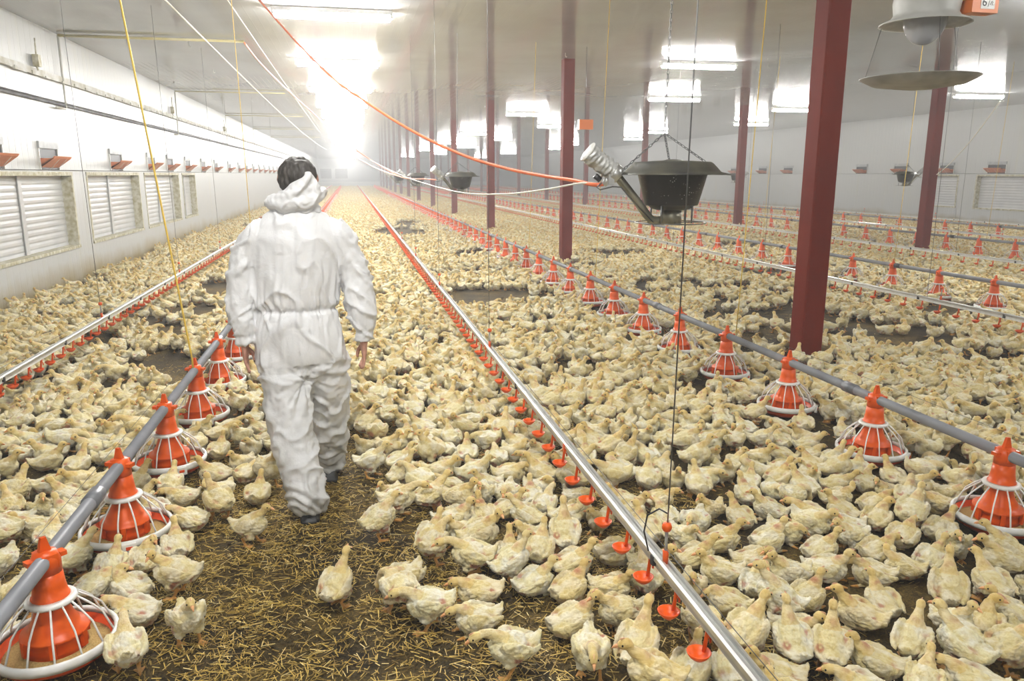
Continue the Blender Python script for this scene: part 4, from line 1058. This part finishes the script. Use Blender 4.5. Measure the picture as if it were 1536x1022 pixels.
# litter that stays open, as pixel outlines and ellipses taken down to the floor
AISLE = [(195, 1100), (262, 900), (318, 800), (345, 785), (395, 815), (425, 790), (440, 690), (520, 640), (545, 690), (560, 740), (620, 790), (655, 745), (668, 790), (560, 880), (600, 960), (700, 930), (760, 900), (830, 880), (850, 1100)]
AISLE_G = np.array([at_z(x, min(y, 1021), 0)[:2]+(np.array((0, -.25)) if y > 1021 else 0) for x, y in AISLE])
ELL = [(265, 560, 55, 18), (150, 520, 30, 8), (330, 440, 26, 10), (120, 640, 26, 10), (60, 740, 40, 12), (1070, 480, 26, 8), (1420, 470, 40, 7), (840, 560, 18, 6), (1150, 690, 22, 9), (1440, 640, 24, 8), (660, 520, 14, 5), (255, 500, 30, 9), (300, 470, 40, 8), (715, 452, 42, 11), (770, 447, 22, 7), (1380, 520, 60, 9), (1180, 478, 55, 9), (1290, 505, 30, 6), (1460, 545, 50, 7), (600, 352, 34, 5), (612, 338, 16, 3), (900, 470, 28, 5), (1235, 655, 26, 7), (1290, 830, 22, 8), (1500, 850, 30, 9),
       (1180, 415, 60, 5), (1110, 372, 40, 3), (700, 385, 20, 4), (250, 340, 20, 4), (170, 590, 22, 6), (880, 655, 22, 8), (1080, 745, 26, 8), (760, 640, 14, 6), (960, 690, 18, 8), (320, 385, 20, 3), (1330, 455, 40, 4), (1000, 430, 40, 4), (930, 385, 40, 4), (1040, 590, 18, 5)]
def inside(pts, poly):
    c = np.zeros(len(pts), bool); n = len(poly)
    for i in range(n):
        x1, y1 = poly[i]; x2, y2 = poly[(i+1) % n]
        cond = ((y1 > pts[:, 1]) != (y2 > pts[:, 1]))
        with np.errstate(divide='ignore', invalid='ignore'):
            xs = (x2-x1)*(pts[:, 1]-y1)/((y2-y1) or 1e-9)+x1
        c ^= cond & (pts[:, 0] < xs)
    return c
def pixels(P):
    q = P-_C; d = q @ _F
    return np.stack([768+FPX*(q @ _R)/d, 511-FPX*(q @ _U)/d, d], 1)
# hexagonal scatter with jitter
sx = .160; sy = sx*.866
gy = np.arange(1.45, YF-.3, sy); gx = np.arange(XL+.16, XR-.12, sx)
A, Bm = np.meshgrid(gx, gy); A = A+(np.arange(len(gy)) % 2)[:, None]*sx/2
pts = np.stack([A.ravel(), Bm.ravel()], 1); pts += nr.uniform(-.046, .046, pts.shape)
pts = pts[(pts[:, 0] > XL+.13) & (pts[:, 0] < XR-.13)]
px = pixels(np.column_stack([pts, np.zeros(len(pts))]))
# what this camera, or one a step to either side, could see
ok = (px[:, 2] > .5) & (px[:, 0] > -260-700/np.maximum(px[:, 2], .5)) & (px[:, 0] < 1800+700/np.maximum(px[:, 2], .5)) & (px[:, 1] < 1190)
pts = pts[ok]; px = px[ok]
dens = wnoise(np.column_stack([pts, np.zeros(len(pts))]), .38, 91, 3, 9)
thr = .12+.16*sstep(-dens, .2, .9)*4.0
keep = nr.rand(len(pts)) > np.clip(thr, .06, .75)
keep &= ~inside(pts, AISLE_G)
keep &= ~((px[:, 1] > 975) & (px[:, 0] < 905))
for ex, ey, ea, eb in ELL: keep &= ((px[:, 0]-ex)/ea/1.25)**2+((px[:, 1]-ey)/eb/1.5)**2 > 1.0
for (x, y, *_r) in birds: keep &= (pts[:, 0]-x)**2+(pts[:, 1]-y)**2 >.132**2
for X, y, li, k in PANS:
    if y < 40: keep &= (pts[:, 0]-X)**2+(pts[:, 1]-y)**2 > .255**2
for X in (4.05, 12.0):
    for i in range(13): keep &= np.maximum(abs(pts[:, 0]-X), abs(pts[:, 1]-6.2-8.2*i)) > .22
for x, y in ((-.26, 3.70), (-.18, 4.2)): keep &= (pts[:, 0]-x)**2+(pts[:, 1]-y)**2 > .25**2
far_thin = nr.rand(len(pts)) > np.clip((pts[:, 1]-28)/60, 0, .55); keep &= far_thin
pts = pts[keep]; px = px[keep]
# hand-placed birds must not stand inside a pan or on the person either
for b in birds:
    for X, y, li, k in PANS:
        d = math.hypot(b[0]-X, b[1]-y)
        if d < .25: b[0] = X+(b[0]-X)/max(d, .01)*.25; b[1] = y+(b[1]-y)/max(d, .01)*.25
kinds = ['sit_up', 'sit_low', 'sit_left', 'sit_right', 'sit_tuck', 'sit_back', 'stand_up', 'stand_fwd', 'stand_left', 'stand_right', 'stand_tall', 'crouch', 'stand_back', 'stand_peck']
wts = np.array([22, 13, 9, 9, 6, 4, 10, 5, 4, 4, 4, 6, 2, 2], float); wts /= wts.sum()
pk = nr.choice(len(kinds), len(pts), p=wts); yw = nr.uniform(0, 2*PI, len(pts)); sc = nr.uniform(.78, .93, len(pts))
for i in range(len(pts)): birds.append([pts[i, 0], pts[i, 1], yw[i], kinds[pk[i]], sc[i]])
# birds next to a pan turn to it
for b in birds[nhand:nhand+9000]:
    for X, y, li, k in PANS[:]:
        if abs(b[0]-X) < .34 and abs(b[1]-y) < .34:
            d = math.hypot(b[0]-X, b[1]-y)
            if d < .33: b[2] = math.atan2(y-b[1], X-b[0])+rnd.uniform(-.4, .4); b[3] = rnd.choice(['stand_fwd', 'sit_up', 'stand_up', 'crouch']); b[0] = X+(b[0]-X)/d*.335; b[1] = y+(b[1]-y)/d*.335
            break
BP = np.array([[b[0], b[1]] for b in birds])
# push neighbours apart so that bodies press against each other without sinking in
YA = np.array([b[2] for b in birds]); SZ = np.array([b[4] for b in birds])
nearm = np.where(np.hypot(BP[:, 0], BP[:, 1]) < 11)[0]
for it in range(22):
    Q = BP[nearm]; A2 = YA[nearm]; d1 = np.stack([np.cos(A2), np.sin(A2)], 1)*.031
    mv = np.zeros_like(Q); o2 = np.argsort(Q[:, 1]); Q2 = Q[o2]
    for sft in range(1, 60):
        i1 = o2[:-sft]; i2 = o2[sft:]
        close = np.where((Q[i2, 1]-Q[i1, 1] < .21) & (np.abs(Q[i2, 0]-Q[i1, 0]) < .21))[0]
        if len(close) == 0: continue
        p, q_ = i1[close], i2[close]
        for s1 in (-1, 1):
            for s2 in (-1, 1):
                D_ = (Q[p]+d1[p]*s1)-(Q[q_]+d1[q_]*s2); L_2 = np.linalg.norm(D_, axis=1)+1e-6; ov = np.maximum(0, .124-L_2)
                u_ = D_/L_2[:, None]*(ov*.25)[:, None]; np.add.at(mv, p, u_); np.add.at(mv, q_, -u_)
    w_ = np.where(nearm < nhand, .35, 1.0)[:, None]
    BP[nearm] = Q+np.clip(mv*w_, -.02, .02)
    R_ = BP[nearm]
    for X, y, li, k in PANS:
        if y < 11.5:
            dd = R_-np.array((X, y)); l_ = np.linalg.norm(dd, axis=1)+1e-6; m_ = l_ < .27
            R_[m_] = np.array((X, y))+dd[m_]/l_[m_][:, None]*.27
    for x, y, rr in ((-.26, 3.70, .24), (-.18, 4.22, .24), (4.05, 6.2, .22)):
        dd = R_-np.array((x, y)); l_ = np.linalg.norm(dd, axis=1)+1e-6; m_ = l_ < rr
        R_[m_] = np.array((x, y))+dd[m_]/l_[m_][:, None]*rr
    R_[:, 0] = np.clip(R_[:, 0], XL+.14, XR-.14); BP[nearm] = R_
for b, p in zip(birds, BP): b[0], b[1] = float(p[0]), float(p[1])
pp = pixels(np.column_stack([BP, np.full(len(BP), .10)]))
vis = (pp[:, 0] > -22) & (pp[:, 0] < 1558) & (pp[:, 1] < 1050) & (pp[:, 2] > .5)
size = np.where(vis, 1/pp[:, 2], 0)
order = np.argsort(-size)
ind = list(order[:300]); inds = set(ind)
# landmarks the labels lean on
LM = []
for X, y, li, k in PANS:
    if (li == 0 and k < 6) or (li == 1 and k < 7): LM.append((X, y, '%s pan of the %s feeder pipe' % (ordinal(k+1), 'left' if li == 0 else 'right')))
for X, y, k in CUPS[:25:3]:
    LM.append((X, y, '%s cup of the central drinker rail' % ordinal(k+1)))
for i in range(4): LM.append((-2.3, 5.2+1.3*i, 'left wall drinker rail %s' % ('at the picture edge', 'near its front', 'midway to the person', 'short of the person')[i]))
LM.append((-.22, 3.95, 'walking person')); LM.append((.15, 2.35, 'open straw at the bottom')); LM.append((2.3, 1.95, 'lower right corner')); LM.append((1.95, 3.3, 'middle of the right flock')); LM.append((1.95, 4.6, 'middle of the right flock farther back'))
cnt = {}; lab = {}
def facing(b):
    a = (math.degrees(b[2]+YAW)) % 360
    return 'right' if a < 40 or a > 320 else 'away' if a < 140 else 'left' if a < 220 else 'towards the camera'
who = {}
for i in ind:
    b = birds[i]; ds = [(b[0]-x)**2+(b[1]-y)**2 for x, y, s in LM]; m = int(np.argmin(ds)); who.setdefault(m, []).append((ds[m], i))
SAY = {'stand_tall': 'standing tall', 'stand_up': 'standing', 'stand_fwd': 'walking', 'stand_left': 'standing', 'stand_right': 'standing', 'stand_peck': 'pecking', 'stand_back': 'looking back', 'sit_up': 'resting', 'sit_low': 'lying', 'sit_left': 'resting', 'sit_right': 'resting', 'sit_tuck': 'dozing', 'sit_back': 'preening', 'crouch': 'crouching'}
for m, L in who.items():
    L.sort()
    for r_, (d, i) in enumerate(L):
        b = birds[i]; s = LM[m][2]; art = '' if s.startswith(('first', 'open')) else ''
        lab[i] = 'white broiler %s, facing %s, %s closest bird to the %s' % (SAY[b[3]], facing(b), ordinal(r_+1), s)
        w = lab[i].split()
        if len(w) > 16: lab[i] = 'broiler %s facing %s, %s closest to the %s' % (SAY[b[3]], facing(b), ordinal(r_+1), s)
        if len(lab[i].split()) > 16: lab[i] = 'broiler %s, %s closest to the %s' % (SAY[b[3]], ordinal(r_+1), s)
for n_, i in enumerate(ind):
    x, y, a, pose, s = birds[i]
    if n_ < 150: me, hd, d, yaw, hp_ = NEARM[pose][rnd.randrange(2)]
    else: me, hd, d, yaw, hp_ = FARM[pose]
    o = bpy.data.objects.new('chicken', me); COL.objects.link(o)
    o.location = (x, y, 0.0); o.rotation_euler = (0, 0, a); o.scale = (s, s, s)
    tag(o, lab[i], 'chicken', 'white broiler chickens of the flock')
    if n_ < 150:
        R3 = Matrix.Rotation(yaw, 4, 'Z') @ Matrix.Rotation(-hp_, 4, 'Y')
        for nm, me_, off in (('beak', BEAK, (.026, 0, -.002)), ('comb', COMB, (.006, 0, .0205)), ('eye', EYEM, (.0105, .0165, .004)), ('eye', EYEM, (.0105, -.0165, .004))):
            c = bpy.data.objects.new(nm, me_); COL.objects.link(c); c.parent = o
            c.matrix_local = Matrix.Translation(hd) @ R3 @ Matrix.Translation(off)
            if nm == 'beak': c['label'] = 'orange beak'
# everyone else: one object, each bird a copy of one of the modelled poses placed at a point of the mesh
keys = list(POSES)
rest = [i for i in range(len(birds)) if i not in inds]
P = np.array([[birds[i][0], birds[i][1], 0] for i in rest])
me = bpy.data.meshes.new('flock'); me.vertices.add(len(P)); me.vertices.foreach_set('co', P.astype(np.float32).ravel())
for nm, ty, val in (('turn', 'FLOAT', [birds[i][2] for i in rest]), ('size', 'FLOAT', [birds[i][4] for i in rest]), ('pose', 'INT', [keys.index(birds[i][3]) for i in rest])):
    at = me.attributes.new(nm, ty, 'POINT'); at.data.foreach_set('value', np.array(val, np.float32 if ty == 'FLOAT' else np.int32))
me.update()
print('BIRDS', len(birds), 'individual', len(ind), 'hand', nhand)
# pose samples: the modelled birds themselves (already in the scene) lend their shape
lend = {}
for n_, i in enumerate(ind):
    if n_ >= 150: lend.setdefault(birds[i][3], None)
srcs = []
for k in keys:
    src = next((o for o in COL.objects if o.name.startswith('chicken') and o.type == 'MESH' and o.data == FARM[k][0]), None)
    if src is None: src = next((o for o in COL.objects if o.name.startswith('chicken') and o.type == 'MESH' and o.data in (NEARM[k][0][0], NEARM[k][1][0])), None)
    srcs.append(src)
sub = next(s for s in srcs if s is not None); srcs = [s or sub for s in srcs]
fl = bpy.data.objects.new('chicken_flock', me); COL.objects.link(fl)
tag(fl, 'dense flock of white broiler chickens covering the floor to the far wall', 'chickens', kind='stuff')
ng = bpy.data.node_groups.new('flock_layout', 'GeometryNodeTree')
ng.interface.new_socket('Geometry', in_out='INPUT', socket_type='NodeSocketGeometry'); ng.interface.new_socket('Geometry', in_out='OUTPUT', socket_type='NodeSocketGeometry')
N_ = ng.nodes; L_ = ng.links
gi = N_.new('NodeGroupInput'); go = N_.new('NodeGroupOutput'); jn = N_.new('GeometryNodeJoinGeometry')
for s in reversed(srcs):
    oi = N_.new('GeometryNodeObjectInfo'); oi.transform_space = 'ORIGINAL'; oi.inputs['Object'].default_value = s; oi.inputs['As Instance'].default_value = False
    gt = N_.new('GeometryNodeGeometryToInstance'); L_.new(oi.outputs['Geometry'], gt.inputs[0]); L_.new(gt.outputs[0], jn.inputs[0])
mp = N_.new('GeometryNodeMeshToPoints'); L_.new(gi.outputs[0], mp.inputs[0])
ip = N_.new('GeometryNodeInstanceOnPoints'); L_.new(mp.outputs[0], ip.inputs['Points']); L_.new(jn.outputs[0], ip.inputs['Instance']); ip.inputs['Pick Instance'].default_value = True
def attr(nm, ty):
    a = N_.new('GeometryNodeInputNamedAttribute'); a.data_type = ty; a.inputs[0].default_value = nm; return a
a1 = attr('pose', 'INT'); L_.new(a1.outputs[0], ip.inputs['Instance Index'])
a2 = attr('turn', 'FLOAT'); cx_ = N_.new('ShaderNodeCombineXYZ'); L_.new(a2.outputs[0], cx_.inputs['Z']); er = N_.new('FunctionNodeEulerToRotation'); L_.new(cx_.outputs[0], er.inputs[0]); L_.new(er.outputs[0], ip.inputs['Rotation'])
a3 = attr('size', 'FLOAT'); L_.new(a3.outputs[0], ip.inputs['Scale'])
L_.new(ip.outputs[0], go.inputs[0])
md = fl.modifiers.new('flock_layout', 'NODES'); md.node_group = ng

# ---------------------------------------------------------------- loose straw on the litter
def straw(n, box, seed, keepf=None):
    r = np.random.RandomState(seed)
    x = r.uniform(box[0], box[1], n); y = r.uniform(box[2], box[3], n)
    cl = wnoise(np.column_stack([x, y, x*0]), 1.6, seed, 2)
    k = r.rand(n) < .35+.5*sstep(cl, -.4, .6); x, y = x[k], y[k]; n = len(x)
    L = r.uniform(.012, .055, n)*(.7+.6*r.rand(n)); w = r.uniform(.0010, .0024, n); a = r.uniform(0, PI, n); til = r.normal(0, .14, n); z = r.uniform(.002, .014, n)
    ca, sa = np.cos(a), np.sin(a); vs = np.zeros((n, 6, 3))
    for q, (e, o_) in enumerate(((-1, 0), (-1, 1), (-1, 2), (1, 0), (1, 1), (1, 2))):
        an = o_*2*PI/3; oy, oz = np.cos(an)*w, np.sin(an)*w*.6
        vs[:, q, 0] = x+ca*e*L/2-sa*oy; vs[:, q, 1] = y+sa*e*L/2+ca*oy; vs[:, q, 2] = np.maximum(.0008, z+e*L/2*til+oz)
    f = np.array([(0, 1, 4, 3), (1, 2, 5, 4), (2, 0, 3, 5)])
    F = (np.arange(n)[:, None, None]*6+f[None]).reshape(-1, 4)
    m = bpy.data.meshes.new('loose_straw'); m.from_pydata(vs.reshape(-1, 3).tolist(), [], F.tolist())
    rr = np.repeat(r.rand(n), 6); at = m.attributes.new('shade', 'FLOAT', 'POINT'); at.data.foreach_set('value', rr.astype(np.float32)); m.update()
    return m
STRAW = mat('straw_blades', (.5, .35, .1), .55); t = NT(STRAW); at = t.n('ShaderNodeAttribute', _attribute_name='shade')
r = t.ramp([(0, (.12, .075, .018)), (.45, (.44, .29, .055)), (.85, (.70, .50, .12)), (1, (.88, .74, .36))]); t.l(at, 'Fac', r, 'Fac'); t.l(r, 'Color', t.b, 'Base Color')
me = straw(75000, (-1.6, 1.7, 1.5, 5.2), 5); me.materials.append(STRAW)
o = bpy.data.objects.new('loose_straw', me); COL.objects.link(o); tag(o, 'chopped straw strewn over the litter of the aisle', 'straw', kind='stuff')
me = straw(22000, (-4.0, 5.5, 2.0, 9.0), 6); me.materials.append(STRAW)
o = bpy.data.objects.new('loose_straw', me); COL.objects.link(o); tag(o, 'sparser straw on the dark litter under the flock', 'straw', kind='stuff')
HAZE = 0.0112
# ---------------------------------------------------------------- light, dust in the air, view
w = bpy.data.worlds.new('world'); SC.world = w; w.use_nodes = True
w.node_tree.nodes['Background'].inputs[0].default_value = (1, 1, 1, 1); w.node_tree.nodes['Background'].inputs[1].default_value = 0.0
for nm, e_ in (('lamp_diffuser_soft', 185), ('lamp_diffuser', 160), ('lamp_diffuser_strong', 310)): MATS[nm].node_tree.nodes['Principled BSDF'].inputs['Emission Strength'].default_value = e_
if HAZE:   # fine dust hanging in the air of the closed house
    vs_ = w.node_tree.nodes.new('ShaderNodeVolumeScatter'); vs_.inputs['Density'].default_value = HAZE; vs_.inputs['Anisotropy'].default_value = .2
    w.node_tree.links.new(vs_.outputs[0], w.node_tree.nodes['World Output'].inputs['Volume'])
SC.cycles.adaptive_threshold = .09
SC.cycles.adaptive_min_samples = 14
SC.cycles.max_bounces = 5; SC.cycles.diffuse_bounces = 2; SC.cycles.glossy_bounces = 2; SC.cycles.transmission_bounces = 4; SC.cycles.volume_bounces = 0
SC.cycles.use_denoising = True
SC.cycles.sample_clamp_indirect = 6
vsn = SC.view_settings; vsn.view_transform = 'Standard'; vsn.look = 'None'; vsn.gamma = 1; vsn.exposure = 0.3; vsn.use_curve_mapping = False
